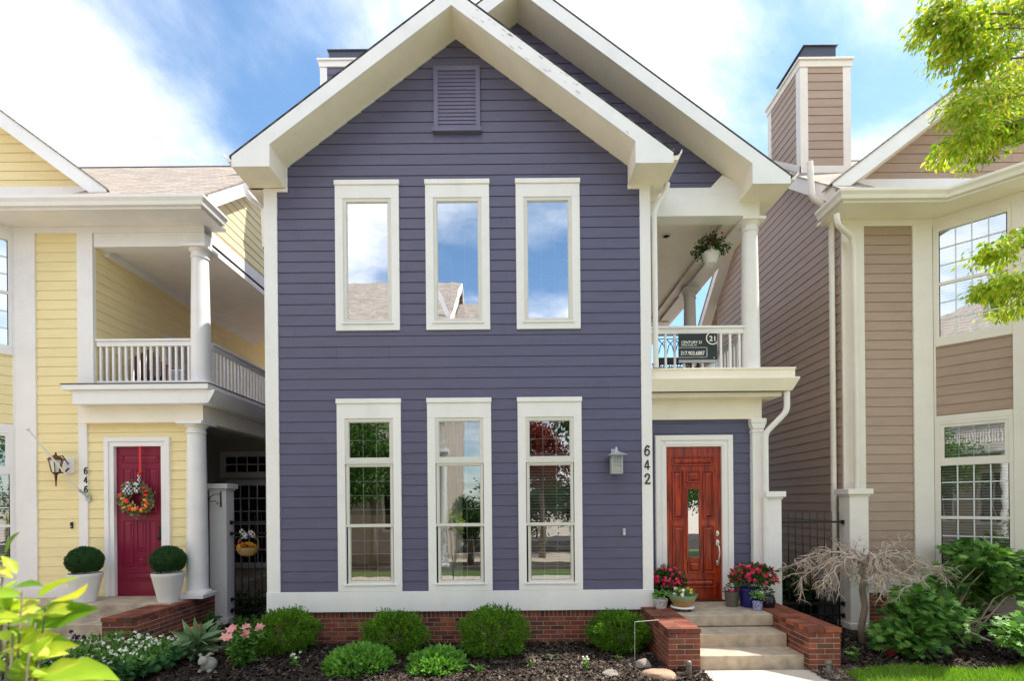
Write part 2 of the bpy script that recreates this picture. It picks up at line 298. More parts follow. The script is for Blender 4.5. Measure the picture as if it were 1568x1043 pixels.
# ------------------------------------------------------------------ wall builders
EXPO = 0.1635
def siding(mb, u0, u1, z0, z1, holes=(), top=None, phase=0.8, proud=0.013, joints=True, seed=1, zmax=None):
    """lap siding in the local plane y=0 facing -y.  top: function z -> (u0,u1) limits"""
    rj = random.Random(seed)
    k0 = math.floor((z0 - phase) / EXPO); zb = set([z0, z1])
    k = k0
    while phase + k * EXPO < z1:
        z = phase + k * EXPO
        for q in (z, z + EXPO - 0.009):
            if z0 < q < z1: zb.add(round(q, 5))
        k += 1
    for h in holes:
        for q in (h[2], h[3]):
            if z0 < q < z1: zb.add(round(q, 5))
    zs = sorted(zb); jn = {}
    def dep(z, side):
        kk = (z - phase) / EXPO; fr = kk - math.floor(kk + (1e-4 if side > 0 else -1e-4))
        return fr
    for a, b in zip(zs[:-1], zs[1:]):
        if b - a < 1e-4: continue
        mid = (a + b) / 2; kk = math.floor((mid - phase) / EXPO); base = phase + kk * EXPO
        groove = (mid - base) > EXPO - 0.009
        la = top(a) if top else (u0, u1); lb = top(b) if top else (u0, u1)
        la = (max(u0, la[0]), min(u1, la[1])); lb = (max(u0, lb[0]), min(u1, lb[1]))
        if la[1] - la[0] < 1e-3: continue
        if lb[1] < lb[0]: lb = ((lb[0] + lb[1]) / 2,) * 2
        if kk not in jn: jn[kk] = sorted(rj.uniform(u0, u1) for _ in range(1 if u1 - u0 < 3 else 2)) if joints and u1 - u0 > 1.5 else []
        ya = 0.001 if groove else -(proud - (a - base) / EXPO * (proud - 0.003)); yb = 0.001 if groove else -(proud - (b - base) / EXPO * (proud - 0.003))
        hs = [(h[0], h[1]) for h in holes if h[2] < mid < h[3]]
        js = [] if groove else [(q - .0008, q + .0008) for q in jn[kk] if not any(h0 - .02 < q < h1 + .02 for h0, h1 in hs)]
        lo = max(la[0], lb[0]); hi = min(la[1], lb[1]); pa, pb = la[0], lb[0]; segs = []
        for c0, c1 in sorted(hs + js):
            if c0 <= lo + .01 or c1 >= hi - .01: continue
            segs.append((pa, pb, c0, c0)); pa = pb = c1
        segs.append((pa, pb, la[1], lb[1]))
        for xa0, xb0, xa1, xb1 in segs:
            mb.add([(xa0, ya, a), (xa1, ya, a), (xb1, yb, b), (xb0, yb, b)], [(0, 1, 2, 3)])
            if abs(a - base) < 1e-3:      # underside lip of the lap
                mb.add([(xa0, 0.001, a), (xa1, 0.001, a), (xa1, ya, a), (xa0, ya, a)], [(0, 1, 2, 3)])
    return mb
def local(x, y, ang=0.0): return Matrix.Translation((x, y, 0)) @ Matrix.Rotation(ang, 4, 'Z')
def room(mb, x0, x1, z0, z1, y0=0.02, d=1.2, ex=0.25):
    a, b, c, e = x0 - ex, x1 + ex, z0 - ex, z1 + ex
    mb.quad((a, y0 + d, c), (b, y0 + d, c), (b, y0 + d, e), (a, y0 + d, e)); mb.quad((a, y0, c), (a, y0 + d, c), (a, y0 + d, e), (a, y0, e))
    mb.quad((b, y0, c), (b, y0, e), (b, y0 + d, e), (b, y0 + d, c)); mb.quad((a, y0, e), (a, y0 + d, e), (b, y0 + d, e), (b, y0, e)); mb.quad((a, y0, c), (b, y0, c), (b, y0 + d, c), (a, y0 + d, c))
    # front return ring so no light leaks round the opening
    for q in ((a, x0, c, e), (x1, b, c, e), (x0, x1, c, z0), (x0, x1, z1, e)): mb.quad((q[0], y0, q[2]), (q[1], y0, q[2]), (q[1], y0, q[3]), (q[0], y0, q[3]))
def window(parent, M, x0, x1, z0, z1, style, tm, gl, cas=0.12, head=0.27, grid=None, blind=None, grille=None, frame_only=False):
    """casing -> sash, glass, grille, blind.  returns hole rect"""
    m = MB(M); y = -0.035
    if cas:
        m.box(x0, x0 + cas, y, 0.03, z0, z1 - head); m.box(x1 - cas, x1, y, 0.03, z0, z1 - head)
        m.box(x0, x1, y, 0.03, z1 - head, z1 - 0.07); m.box(x0 - .008, x1 + .008, y - .02, 0.03, z1 - 0.07, z1)
        m.box(x0 + cas, x1 - cas, y, 0.03, z0, z0 + 0.115)
        m.box(x0 + cas - .03, x1 - cas + .03, y - .02, y + .001, z0 + .095, z0 + .118)
    w_ = m.build('window', tm, parent, bevel=0.003) if cas else None
    a, b, c, d = x0 + cas, x1 - cas, z0 + (0.115 if cas else 0), z1 - head
    s = MB(M); t = 0.05; ys = -0.022; g = MB(M); gr = MB(M)
    def sash(a, b, c, d, ys=ys, t=t):
        s.box(a, a + t, ys, .02, c, d); s.box(b - t, b, ys, .02, c, d); s.box(a + t, b - t, ys, .02, c, c + t); s.box(a + t, b - t, ys, .02, d - t, d)
        i = t * .55
        s.box(a + t, a + t + .012, ys + .016, .02, c + t, d - t); s.box(b - t - .012, b - t, ys + .016, .02, c + t, d - t)
        s.box(a + t + .012, b - t - .012, ys + .016, .02, d - t - .012, d - t); s.box(a + t + .012, b - t - .012, ys + .016, .02, c + t, c + t + .012)
        return (a + t + .012, b - t - .012, c + t + .012, d - t - .012)
    panes = []
    if style == 'single': panes.append((sash(a, b, c, d), grid))
    else:
        hh = style[1]; zt = d - hh
        panes.append((sash(a, b, zt, d), grid[0])); s.box(a, b, -.03, .02, zt - .035, zt)
        zm_ = c + (zt - .035 - c) * .485
        panes.append((sash(a + .01, b - .01, zm_ - .02, zt - .035, ys=-.014, t=.035), grid[1]))
        panes.append((sash(a + .025, b - .015, c, zm_ + .02, ys=.002, t=.038), grid[1]))
        s.box(a, b, -.02, .02, zm_ - .018, zm_ + .018)
    for (p, q, r_, t_), gd in panes:
        g.quad((p, .006, r_), (q, .006, r_), (q, .006, t_), (p, .006, t_))
        if gd:
            nc, nr = gd
            gw = .006 if not grille else .009
            yy = .014 if not grille else -.002
            for i in range(1, nc): xx = p + (q - p) * i / nc; gr.box(xx - gw, xx + gw, yy, yy + .008, r_, t_)
            for i in range(1, nr): zz = r_ + (t_ - r_) * i / nr; gr.box(p, q, yy, yy + .0079, zz - gw, zz + gw)
    P = w_ or parent
    sm = sashm if not grille else tm
    s.build('sash', sm, P, bevel=0.002); g.build('glass', gl, P)
    if gr.v: gr.build('grille', gridm, P)
    if blind:
        for kind, (p, q, r_, t_), yy, mm in blind:
            bb = MB(M)
            if kind == 'slats':
                z = r_
                while z < t_: bb.quad((p, yy, z), (q, yy, z), (q, yy + .02, z + .035), (p, yy + .02, z + .035)); z += .045
            else:
                n = 40
                for i in range(n):
                    xa = p + (q - p) * i / n; xb = p + (q - p) * (i + 1) / n
                    f = lambda t: yy + (.02 * math.sin(t * 60) if kind == 'folds' else 0)
                    bb.quad((xa, f(xa), r_), (xb, f(xb), r_), (xb, f(xb), t_), (xa, f(xa), t_))
            bb.build('blind', mm, P)
    rm = MB(M); room(rm, x0 + .02, x1 - .02, z0 + .02, z1 - .02); rm.build('room_recess', roomm, P)
    return (x0 + .02, x1 - .02, z0 + .02, z1 - .02)
def bricks(mb, mo, x0, x1, z0, z1, y=0.0, M=None, seed=3, rowlock=True, ends=True, bl=0.2, bh=0.057, j=0.010, depth=0.09):
    """real bricks on a plane facing -y, mortar slightly behind"""
    rb = random.Random(seed); top = z1
    if rowlock:
        x = x0
        while x < x1 - .01:
            e = min(x + .057, x1); mb.box(x, e, y - rb.uniform(.004, .008), y + depth, z1 - .095, z1 - rb.uniform(0, .002)); x = e + j
        top = z1 - .105
    z = top; row = 0
    while z > z0 + .02:
        zz = max(z - bh, z0); x = x0 - (0 if row % 2 else bl / 2)
        while x < x1 - .005:
            e = min(x + bl, x1); s = max(x, x0)
            if e - s > .02: mb.box(s, e, y - rb.uniform(.003, .006), y + depth, zz, z)
            x = x + bl + j
        z = zz - j; row += 1
    mo.box(x0 + .003, x1 - .003, y, y + depth, z0, z1 - .004)

def gable_roof(parent, Cx, half, apex, y0, y1, tm, rm, over=0.20, sl=0.753, roofback=9, inner=0.34, th=.238, zb=6.98, wallY=None):
    """roof trim solid (fascia+soffit) with boxed eave returns from y0 (fascia) to y1 (wall), then roof sheet"""
    f = lambda d: apex - sl * d
    o = half + over; i = half - inner
    prof = [(-o, f(o) + th), (-o, zb), (-i, zb), (-i, f(i)), (0, apex), (i, f(i)), (i, zb), (o, zb), (o, f(o) + th), (0, apex + th)]
    n = len(prof); m = MB()
    P = [(Cx + x, z) for x, z in prof]
    # two halves to keep faces convex-ish
    def ext(poly): m.prism(poly, y0, y1)
    ext([P[0], P[1], P[2], P[3]]); ext([P[0], P[3], P[4], P[9]]); ext([P[9], P[4], P[5], P[8]]); ext([P[8], P[5], P[6], P[7]])
    m.build('soffit', cream if tm in (trim, cream) else tm, parent)
    y_ = y0 - .022; m = MB()
    def fb(poly): m.prism(poly, y_, y0 - .001)
    fb([P[0], P[1], P[2], P[3]]); fb([P[0], P[3], P[4], P[9]]); fb([P[9], P[4], P[5], P[8]]); fb([P[8], P[5], P[6], P[7]])
    m.build('roof_fascia', fascia_m, parent)
    # side eaves running back
    for s in (-1, 1):
        e = MB()
        e.box(Cx + s * o, Cx + s * (half - .05), y1 + .003, roofback, zb + .002, zb + .05)
        e.box(Cx + s * o, Cx + s * (o - .02), y1 + .003, roofback, zb + .052, f(o) + th - .01)
        e.build('eave_soffit', cream, parent)
    r_ = MB(); t0, t1 = th + .004, th + .034
    for s in (-1, 1):
        a = [(Cx, apex + t0), (Cx, apex + t1), (Cx + s * (o + .03), f(o + .03) + t1), (Cx + s * (o + .03), f(o + .03) + t0)]
        r_.prism(a if s < 0 else a[::-1], y0 - .025, roofback)
    r_.build('shingle_roof', rm, parent)
    return f
def column(parent, x, y, z0, z1, r, tm, base=True, name='column'):
    m = MB()
    p = []
    if base: m.box(x - r * 1.35, x + r * 1.35, y - r * 1.35, y + r * 1.35, z0, z0 + .06); p += [(r * 1.28, .06), (r * 1.30, .085), (r * 1.2, .11), (r * 1.04, .12)]
    else: p += [(r * 1.02, 0)]
    H = z1 - z0
    for i in range(13):
        t = i / 12; rr = r * (1.0 - .16 * t ** 1.6); p.append((rr, .13 + (H - .13 - .2) * t))
    p += [(r * .84, H - .195), (r * .95, H - .19), (r * .95, H - .165), (r * .85, H - .16), (r * .85, H - .1), (r * 1.0, H - .085), (r * 1.12, H - .05), (r * 1.12, H - .045)]
    m.lathe((x, y, z0), p, 32)
    m.box(x - r * 1.3, x + r * 1.3, y - r * 1.3, y + r * 1.3, z1 - .045, z1)
    return m.build(name, tm, parent, smooth='auto')
def rail(parent, p0, p1, z0, z1, tm, n, name='railing', top=.045, bw=.035):
    p0 = Vector(p0); p1 = Vector(p1); d = (p1 - p0); ln = d.length; ang = math.atan2(d.y, d.x)
    m = MB(local(p0.x, p0.y, ang))
    m.box(0, ln, -.055, .055, z1 - .035, z1); m.box(0, ln, -.03, .03, z1 - .12, z1 - .036)
    m.box(0, ln, -.03, .03, z0 + .06, z0 + .13)
    for i in range(n):
        x = (i + .5) * ln / n; m.box(x - bw / 2, x + bw / 2, -bw / 2, bw / 2, z0 + .131, z1 - .121)
    return m.build(name, tm, parent, bevel=.003)
def raised_panel(m, x0, x1, z0, z1, y, w=.022, h=.011, fw=.045):
    def ring(i, yy): return [(x0 + i, yy, z0 + i), (x1 - i, yy, z0 + i), (x1 - i, yy, z1 - i), (x0 + i, yy, z1 - i)]
    seq = [(0, y), (w * .35, y - h), (w * .8, y - h * .9), (w, y - .0015), (w * 1.5, y - .0015), (w * 1.5 + fw, y - h)]
    vs = []; fs = []
    for i, yy in seq: vs += ring(i, yy)
    for k in range(len(seq) - 1):
        for q in range(4): fs.append((k * 4 + q, k * 4 + (q + 1) % 4, (k + 1) * 4 + (q + 1) % 4, (k + 1) * 4 + q))
    k = len(seq) - 1; fs.append((k * 4, k * 4 + 1, k * 4 + 2, k * 4 + 3)); m.add(vs, fs)
def gutter(parent, path, z, tm, d=.12, h=.12, name='gutter'):
    m = MB(); m.sweep(path, [(0, z), (0, z - h), (d * .55, z - h), (d * .72, z - h * .55), (d, z - h * .28), (d, z), (d - .008, z), (d - .008, z - h * .2), (d*.5, z - h*.6), (.01, z - h * .6), (.01, z)])
    return m.build(name, tm, parent)
def pipe(parent, pts, tm, r=.04, name='downspout'):
    # smooth polyline
    P = [Vector(p) for p in pts]; out = [P[0]]
    for i in range(1, len(P) - 1):
        a, b, c = P[i - 1], P[i], P[i + 1]; l = min(.09, (a - b).length / 2.1, (c - b).length / 2.1)
        s = b + (a - b).normalized() * l; e = b + (c - b).normalized() * l
        for t in (0, .25, .5, .75, 1): out.append((1 - t) ** 2 * s + 2 * t * (1 - t) * b + t * t * e)
    out.append(P[-1]); m = MB(); m.tube(out, r, 12)
    return m.build(name, tm, parent, smooth='auto')
def digits(parent, s, x, z, h, y, m_):
    G = {'6': [(.78, .88), (.62, 1), (.4, .95), (.2, .7), (.12, .35), (.22, .08), (.5, 0), (.78, .12), (.86, .33), (.74, .53), (.5, .6), (.25, .5), (.14, .32)],
         '4': [(.95, .28), (.05, .28), (.32, .62), (.62, 1), (.64, .6), (.62, 0)],
         '2': [(.15, .75), (.25, .93), (.5, 1), (.78, .9), (.82, .7), (.6, .42), (.3, .18), (.1, .02), (.5, .05), (.9, .02), (.93, .16)]}
    for k, ch in enumerate(s):
        mb = MB(); w = h * .62; zz = z - k * h * 1.42
        P = [Vector((x + (a - .5) * w, y, zz + b * h)) for a, b in G[ch]]
        n = len(P); rs = [h * (.075 if 0 < i < n - 1 else .06) for i in range(n)]
        mb.tube(P, rs, 8)
        if ch in '26': mb.ball(tuple(P[0]), h * .1, 8, 6)
        mb.build('house_number', m_, parent, smooth=True)
def text_mesh(s, size, M, name, m_, parent, sx=1.0, depth=.0008):
    cu = bpy.data.curves.new('t', 'FONT'); cu.body = s; cu.size = size; cu.extrude = depth; cu.offset = size * .012
    o = bpy.data.objects.new('t', cu); C.objects.link(o); bpy.context.view_layer.update()
    me = bpy.data.meshes.new_from_object(o.evaluated_get(bpy.context.evaluated_depsgraph_get())); bpy.data.objects.remove(o)
    me.transform(M @ Matrix.Rotation(R(90), 4, 'X') @ Matrix.Diagonal((sx, 1, 1, 1)))
    return link(name, me, m_, parent)

# leaves ------------------------------------------------------------------
SH = {
 'oval': ([(0, 0, 0), (.26, .45, .05), (0, 1, -.08), (-.26, .45, .05)], [(0, 1, 2), (0, 2, 3)]),
 'thin': ([(0, 0, 0), (.13, .5, .02), (0, 1, -.1), (-.13, .5, .02)], [(0, 1, 2), (0, 2, 3)]),
 'broad': ([(0, 0, 0), (.17, .2, .05), (.24, .48, .06), (.12, .8, -.02), (0, 1, -.16), (-.12, .8, -.02), (-.24, .48, .06), (-.17, .2, .05), (0, .25, -.02), (0, .6, -.04)], [(0, 1, 8), (1, 2, 9, 8), (2, 3, 9), (3, 4, 9), (4, 5, 9), (5, 6, 9), (6, 7, 8, 9), (7, 0, 8)]),
 'blade': ([(-.035, 0, 0), (.035, 0, 0), (.03, .55, .05), (0, 1, -.1), (-.03, .55, .05)], [(0, 1, 2, 4), (4, 2, 3)]),
 'long': ([(0, 0, 0), (.13, .25, .03), (.15, .55, .04), (0, 1, -.16), (-.15, .55, .04), (-.13, .25, .03), (0, .3, -.02), (0, .6, -.04)], [(0, 1, 6), (1, 2, 7, 6), (2, 3, 7), (3, 4, 7), (4, 5, 6, 7), (5, 0, 6)]),
 'bloom': ([(0, 0, 0)] + [((.5 if k % 2 == 0 else .27) * math.cos(k * math.pi / 5), (.5 if k % 2 == 0 else .27) * math.sin(k * math.pi / 5), .12 if k % 2 == 0 else .03) for k in range(10)],
           [(0, k, k % 10 + 1) for k in range(1, 11)]),
 'palm': ([(0, 0, 0)] + [((rr) * math.sin(R(a)), .35 + rr * math.cos(R(a)), -.12 * rr * rr) for a, rr in
          [(-150, .35), (-125, .52), (-100, .3), (-75, .62), (-48, .33), (-28, .62), (-14, .36), (0, .68), (14, .36), (28, .62), (48, .33), (75, .62), (100, .3), (125, .52), (150, .35)]],
          [(0, k, k + 1) for k in range(1, 15)]),
}
def leaves(P, D, size, shape, out=None, nrm=None):
    """numpy leaf instancer -> (verts, faces).  P base points, D long axis, nrm preferred normal"""
    bv, bf = SH[shape]; bv = np.array(bv); n = len(P); P = np.asarray(P, float); D = np.asarray(D, float)
    D = D / np.maximum(np.linalg.norm(D, axis=1, keepdims=True), 1e-6)
    q = NP.normal(size=(n, 3)) * .6 + (np.array(nrm) if nrm is not None else NP.normal(size=(n, 3)))
    side = np.cross(D, q); side /= np.maximum(np.linalg.norm(side, axis=1, keepdims=True), 1e-6); nn = np.cross(side, D)
    size = np.broadcast_to(np.asarray(size, float), (n,))
    V = P[:, None, :] + size[:, None, None] * (bv[None, :, 0:1] * side[:, None, :] + bv[None, :, 1:2] * D[:, None, :] + bv[None, :, 2:3] * nn[:, None, :])
    V = V.reshape(-1, 3); k = len(bv)
    F = [tuple(i * k + j for j in f) for i in range(n) for f in bf]
    return V, F
def leafobj(parts, name, m, parent=None, extra=None):
    V = []; F = []; o = 0
    for v, f in parts:
        V.append(v); F += [tuple(o + i for i in q) for q in f]; o += len(v)
    V = np.concatenate(V); me = bpy.data.meshes.new(name); me.from_pydata(V.tolist(), [], F); me.update()
    return link(name, me, m, parent)
def shell(c, r, n, depth=.25, lumps=0.12, zmin=-1.0, seed=0):
    """points and outward dirs on a lumpy ellipsoid shell"""
    g = np.random.default_rng(seed); d = g.normal(size=(n * 2, 3)); d /= np.linalg.norm(d, axis=1, keepdims=True); d = d[d[:, 2] > zmin][:n]
    ph = g.uniform(0, 6.28, 6); fr = g.uniform(2, 5, (6, 3))
    l = 1 + lumps * sum(np.sin(d @ fr[i] * 1.6 + ph[i]) for i in range(6)) / 2.4
    rad = l * (1 - depth * g.random(len(d)) ** 1.6)
    return np.array(c) + d * rad[:, None] * np.array(r), d
def col3(p): return (p.x, p.y, p.z)

# ================================================================== GROUND
g = MB(); g.box(-400, 400, -400, 400, -0.6, -0.012); struct(g.build('ground', mat('packed_earth', (0.46, 0.39, 0.31), 0.95, 0.2, 4, 0.4, 60)))
g = MB(); g.quad((-9, -1.72, 0), (2.28, -1.72, 0), (2.28, 12, 0), (-9, 12, 0)); g.quad((3.72, -1.35, 0), (9, -1.2, 0), (9, 12, 0), (3.72, 12, 0)); g.quad((2.28, -1.31, 0), (3.72, -1.31, 0), (3.72, 12, 0), (2.28, 12, 0))
struct(g.build('planting_bed', soil))
g = MB(); g.box(2.33, 3.68, -6.2, -1.40, -.10, .012); g.box(-7.4, -5.9, -6.2, -1.3, -.10, .012)
struct(g.build('front_path', mat('pale_concrete', (0.56, 0.49, 0.40), 0.9, 0.1, 5, 0.3, 90, dirt=.2)))
g = MB(); g.box(-30, 30, -7.0, -6.2, -.10, .013); struct(g.build('walkway', mat('pale_concrete', None)))

# ================================================================== PURPLE HOUSE
XL, XR, XW = -3.81, 2.09, 3.99
ph = thing('purple_house', (0, 0, 0), 'dark purple lap-sided house with white trim and a steep front gable in the middle', 'house')
def facade():
    holes = []
    I = Matrix.Identity(4)
    X0 = [-2.722, -1.343, 0.037]
    for k, x in enumerate(X0):
        holes.append(window(ph, I, x, x + .975, 4.80, 7.09, 'single', trim, glass_up, grid=(3, 6)))
        b = [[('flat', (x + .15, x + .83, .95, 1.98), .07, brownm)], [('folds', (x + .13, x + .50, .95, 3.4), .22, curtain)], [('slats', (x + .15, x + .83, .95, 2.9), .12, blindm)]][k]
        holes.append(window(ph, I, x, x + .975, .809, 3.755, ('dh', .66), trim, glass_lo, grid=[(3, 2), (3, 4)], blind=b or None, head=.30))
    m = MB(); f = lambda z: (-.86 - (9.26 - z) / .753, -.86 + (9.26 - z) / .753)
    siding(m, XL + .19, XR - .15, .8, 9.255, holes=holes, top=lambda z: (max(XL + .19, f(z)[0]), min(XR - .15, f(z)[1])), seed=4)
    m.build('front_siding', purple, ph)
    t = MB()
    t.box(XL, XL + .2, -.028, .12, .806, 7.02); t.box(XR - .16, XR, -.028, .48, .806, 7.02)
    t.box(XL - .003, XR + .003, -.04, .10, .50, .806)
    t.box(XL - .002, XL + .36, -.034, .02, 6.93, 7.0); t.box(XR - .34, XR + .002, -.034, .02, 6.93, 7.0)
    t.prism([(XL, 7.0), (XL + .36, 7.0), (XL + .36, 7.30), (XL, 7.03)], -.034, .02)
    t.prism([(XR - .34, 7.0), (XR, 7.0), (XR, 7.03), (XR - .34, 7.29)], -.034, .02)
    t.build('corner_and_skirt_boards', trim, ph, bevel=.004)
    # gable vent
    x0 = at(664, 110, 0).x; x1 = at(735, 110, 0).x; z1 = at(700, 104, 0).z; z0 = at(700, 202, 0).z
    v = MB(); fw = .07
    v.box(x0, x0 + fw, -.05, 0, z0 + .03, z1); v.box(x1 - fw, x1, -.05, 0, z0 + .03, z1); v.box(x0 + fw, x1 - fw, -.05, 0, z1 - fw, z1); v.box(x0 - .02, x1 + .02, -.075, 0, z0 - .03, z0 + .03)
    vv = v.build('gable_vent', louver_m, ph, bevel=.003)
    l = MB(); n = 15
    for i in range(n):
        za = z0 + .04 + (z1 - fw - z0 - .04) * i / n; h = (z1 - fw - z0 - .04) / n
        l.quad((x0 + fw, -.030, za), (x1 - fw, -.030, za), (x1 - fw, -.042, za + .001), (x0 + fw, -.042, za + .001)); l.quad((x0 + fw, -.042, za), (x1 - fw, -.042, za), (x1 - fw, -.030, za + h * .98), (x0 + fw, -.030, za + h * .98))
    l.box(x0 + fw, x1 - fw, -.011, 0, z0 + .03, z1 - fw); l.build('louvres', louver_m, vv)
    # body walls (side and back)
    b = MB(); b.quad((XL, .1, 0), (XL, 9, 0), (XL, 9, 7.05), (XL, .1, 7.05)); b.quad((XL, 9, 0), (XW, 9, 0), (XW, 9, 7.05), (XL, 9, 7.05)); b.quad((XR - .02, 5.6, 4.0), (XR - .02, .5, 4.0), (XR - .02, .5, 7.0), (XR - .02, 5.6, 7.0))
    b.quad((XL,9,7.05),(XW,9,7.05),(.09,9,9.97))
    b.build('side_walls', purple, ph)
    w_ = MB(local(XW, .5, R(90))); siding(w_, 0, 8.5, .8, 3.6, joints=False); w_.build('side_siding', purple, ph)
facade()
# foundation
m = MB(); mo = MB(); bricks(m, mo, XL + .02, XR - .02, -.1, .49, .02)
fb = m.build('brick_foundation', brick, ph); mo.build('mortar_bed', mortar, fb)
gable_roof(ph, -.86, 2.95, 9.26, -.52, -.002, cream, darkroof, roofback=3.2)
gable_roof(ph, .09, 3.90, 9.97, -.02, .498, cream, darkroof, over=.24)
# wall of the rear gable, beams and balcony on the right wing
m = MB(); M5 = local(0, .5)
m = MB(M5); siding(m, XR, 3.98, 7.23, 9.97, top=lambda z: (XR - 3.2, .09 + (9.97 - z) / .753)) 
m2 = MB(M5); siding(m2, -1.5, XR, 7.9, 9.96, top=lambda z: (.09 - (9.97 - z) / .753, min(XR, .09 + (9.97 - z) / .753))); m.v += []; 
o = len(m.v); m.v += m2.v; m.f += [tuple(o + i for i in q) for q in m2.f]
m.build('gable_siding', purple, ph)
t = MB(); t.box(XR, 4.0, .455, .5, 7.07, 7.235); t.box(XR, 3.98, .43, .70, 6.76, 7.07)
t.box(3.74, 3.98, .7, 5.55, 6.78, 7.0); t.box(XR, 3.98, 5.3, 5.55, 6.76, 7.1)
t.prism([(3.2, 7.236), (4.02, 7.236), (3.66, 7.30), (3.4, 7.45)], .47, .499)
t.build('balcony_header', trim, ph, bevel=.004)
t = MB(); t.box(XR, 4.0, .5, 5.6, 6.90, 6.95); t.box(3.55, 3.74, .7, 5.3, 6.84, 6.899); t.build('balcony_ceiling', cream, ph)
t = MB(); xl = XR + .01
t.box(xl, 4.35, .10, 5.6, 4.06, 4.205); t.box(xl, 4.36, .085, .11, 4.185, 4.215)
t.sweep([(xl - .06, .15), (4.30, .15), (4.30, 5.6)], [(0, 3.86), (.02, 3.86), (.10, 4.035), (.10, 4.058), (0, 4.058)])
t.box(xl, 4.2, .22, 5.6, 3.79, 3.86)
t.box(xl, 3.985, .43, .52, 3.47, 3.79)
t.build('balcony_floor', cream, ph, bevel=.003)
column(ph, 3.90, .62, 4.206, 6.76, .145, trim); column(ph, 3.86, 3.4, 4.206, 6.78, .145, trim); column(ph, 2.25, 5.4, 4.206, 6.76, .1, trim)
rail(ph, (XR + .02, .60), (3.78, .60), 4.206, 4.206 + .82, trim, 11)
rail(ph, (3.90, .78), (3.90, 5.4), 4.206, 5.02, trim, 34); rail(ph, (XR + .1, 5.4), (3.8, 5.4), 4.206, 5.02, trim, 11)
# entry wall and door
dx0, dx1, dz0, dz1 = at(1020, 800, .5).x, at(1104.5, 800, .5).x, .52, at(1062, 684.5, .5).z
m = MB(M5); siding(m, XR, 4.0, .52, 3.50, holes=[(dx0 - .05, dx1 + .05, .3, dz1 + .05)], joints=False); m.build('entry_siding', purple, ph)
m = MB(); cw = .18; y = .455
for a, b, c, d in ((dx0 - cw, dx0 - .0, .52, dz1 + .0), (dx1, dx1 + cw, .52, dz1), (dx0 - cw, dx1 + cw, dz1, dz1 + .185)): m.box(a, b, y, .62, c, d)
m.box(dx0 - cw + .005, dx0 - cw + .085, y - .02, y, .521, dz1 + .18); m.box(dx1 + cw - .085, dx1 + cw - .005, y - .02, y, .521, dz1 + .18); m.box(dx0 - cw + .085, dx1 + cw - .085, y - .02, y, dz1 + .10, dz1 + .18)
m.box(dx0 - cw + .10, dx0 - .03, y - .008, y, .521, dz1 + .03); m.box(dx1 + .03, dx1 + cw - .10, y - .008, y, .521, dz1 + .03); m.box(dx0 - .03, dx1 + .03, y - .008, y, dz1 + .03, dz1 + .09)
df = m.build('door_frame', trim, ph, bevel=.004)
m = MB(); Y = .50
W_ = dx1 - dx0; H_ = dz1 - dz0; X = lambda u: dx0 + u * W_; Z = lambda v: dz1 - v * H_   # v measured from the top
gx0, gx1, gz1, gz0 = X(.395), X(.60), Z(.275), Z(.715)
for a, b, c, d in ((dx0, gx0, dz0, dz1), (gx1, dx1, dz0, dz1), (gx0, gx1, gz1, dz1), (gx0, gx1, dz0, gz0)): m.box(a, b, Y, Y + .045, c, d)
for u0, u1, v0, v1 in ((.11, .87, .062, .125), (.11, .325, .155, .47), (.665, .87, .155, .47), (.11, .325, .51, .82), (.665, .87, .51, .82), (.375, .625, .155, .235), (.375, .625, .74, .82), (.11, .87, .855, .915)):
    raised_panel(m, X(u0), X(u1), Z(v1), Z(v0), Y - .001, fw=.03, h=.022)
for a, b, c, d in ((gx0 - .03, gx0, gz0 - .03, gz1 + .03), (gx1, gx1 + .03, gz0 - .03, gz1 + .03), (gx0, gx1, gz1, gz1 + .03), (gx0, gx1, gz0 - .03, gz0)): m.box(a, b, Y - .014, Y, c, d)
fd = m.build('front_door', wood_red, ph, bevel=.002)
m = MB(); m.quad((gx0, Y + .01, gz0), (gx1, Y + .01, gz0), (gx1, Y + .01, gz1), (gx0, Y + .01, gz1)); m.build('glass', glass_door, fd)
m = MB(); room(m, dx0 + .05, dx1 - .05, dz0 + .1, dz1 - .05, Y + .05, 1.5); m.build('entry_hall', roomm, fd)
m = MB(); hx = X(.925)
for v, r in ((.565, .032), (.625, .036), (.755, .03)):
    m.lathe((0, 0, 0), [(r, 0), (r, .008), (r * .8, .014), (.004, .016)], 20)
    n_ = 4 * 20; m.v[-n_:] = [(hx + p[0] * .85, Y - .004 - p[2], Z(v) + p[1] * 1.5) for p in m.v[-n_:]]
m.tube([(hx, Y - .02, Z(.635)), (hx + .004, Y - .06, Z(.65)), (hx + .006, Y - .07, Z(.69)), (hx, Y - .05, Z(.735)), (hx, Y - .02, Z(.755))], [.008, .011, .012, .010, .008], 8)
m.build('door_handle', silver, fd, smooth='auto')
m = MB(); m.box(dx0 - .02, dx1 + .02, .42, .53, .521, .545); m.build('threshold', bronze, ph)
# entry pilaster with capital
m = MB(); p0, p1 = at(1150.5, 760, .46).x, at(1168, 760, .46).x
m.box(p0, p1, .40, .60, .52, 3.40); m.box(p0 - .03, p1 + .03, .37, .6, 3.40, 3.47); m.prism([(p0, 3.31), (p1, 3.31), (p1 + .03, 3.40), (p0 - .03, 3.40)], .38, .6); m.box(p0 - .015, p1 + .015, .385, .6, 3.25, 3.27)
m.box(p0 - .02, p1 + .02, .37, .6, .521, .66)
m.build('pilaster', trim, ph, bevel=.004)
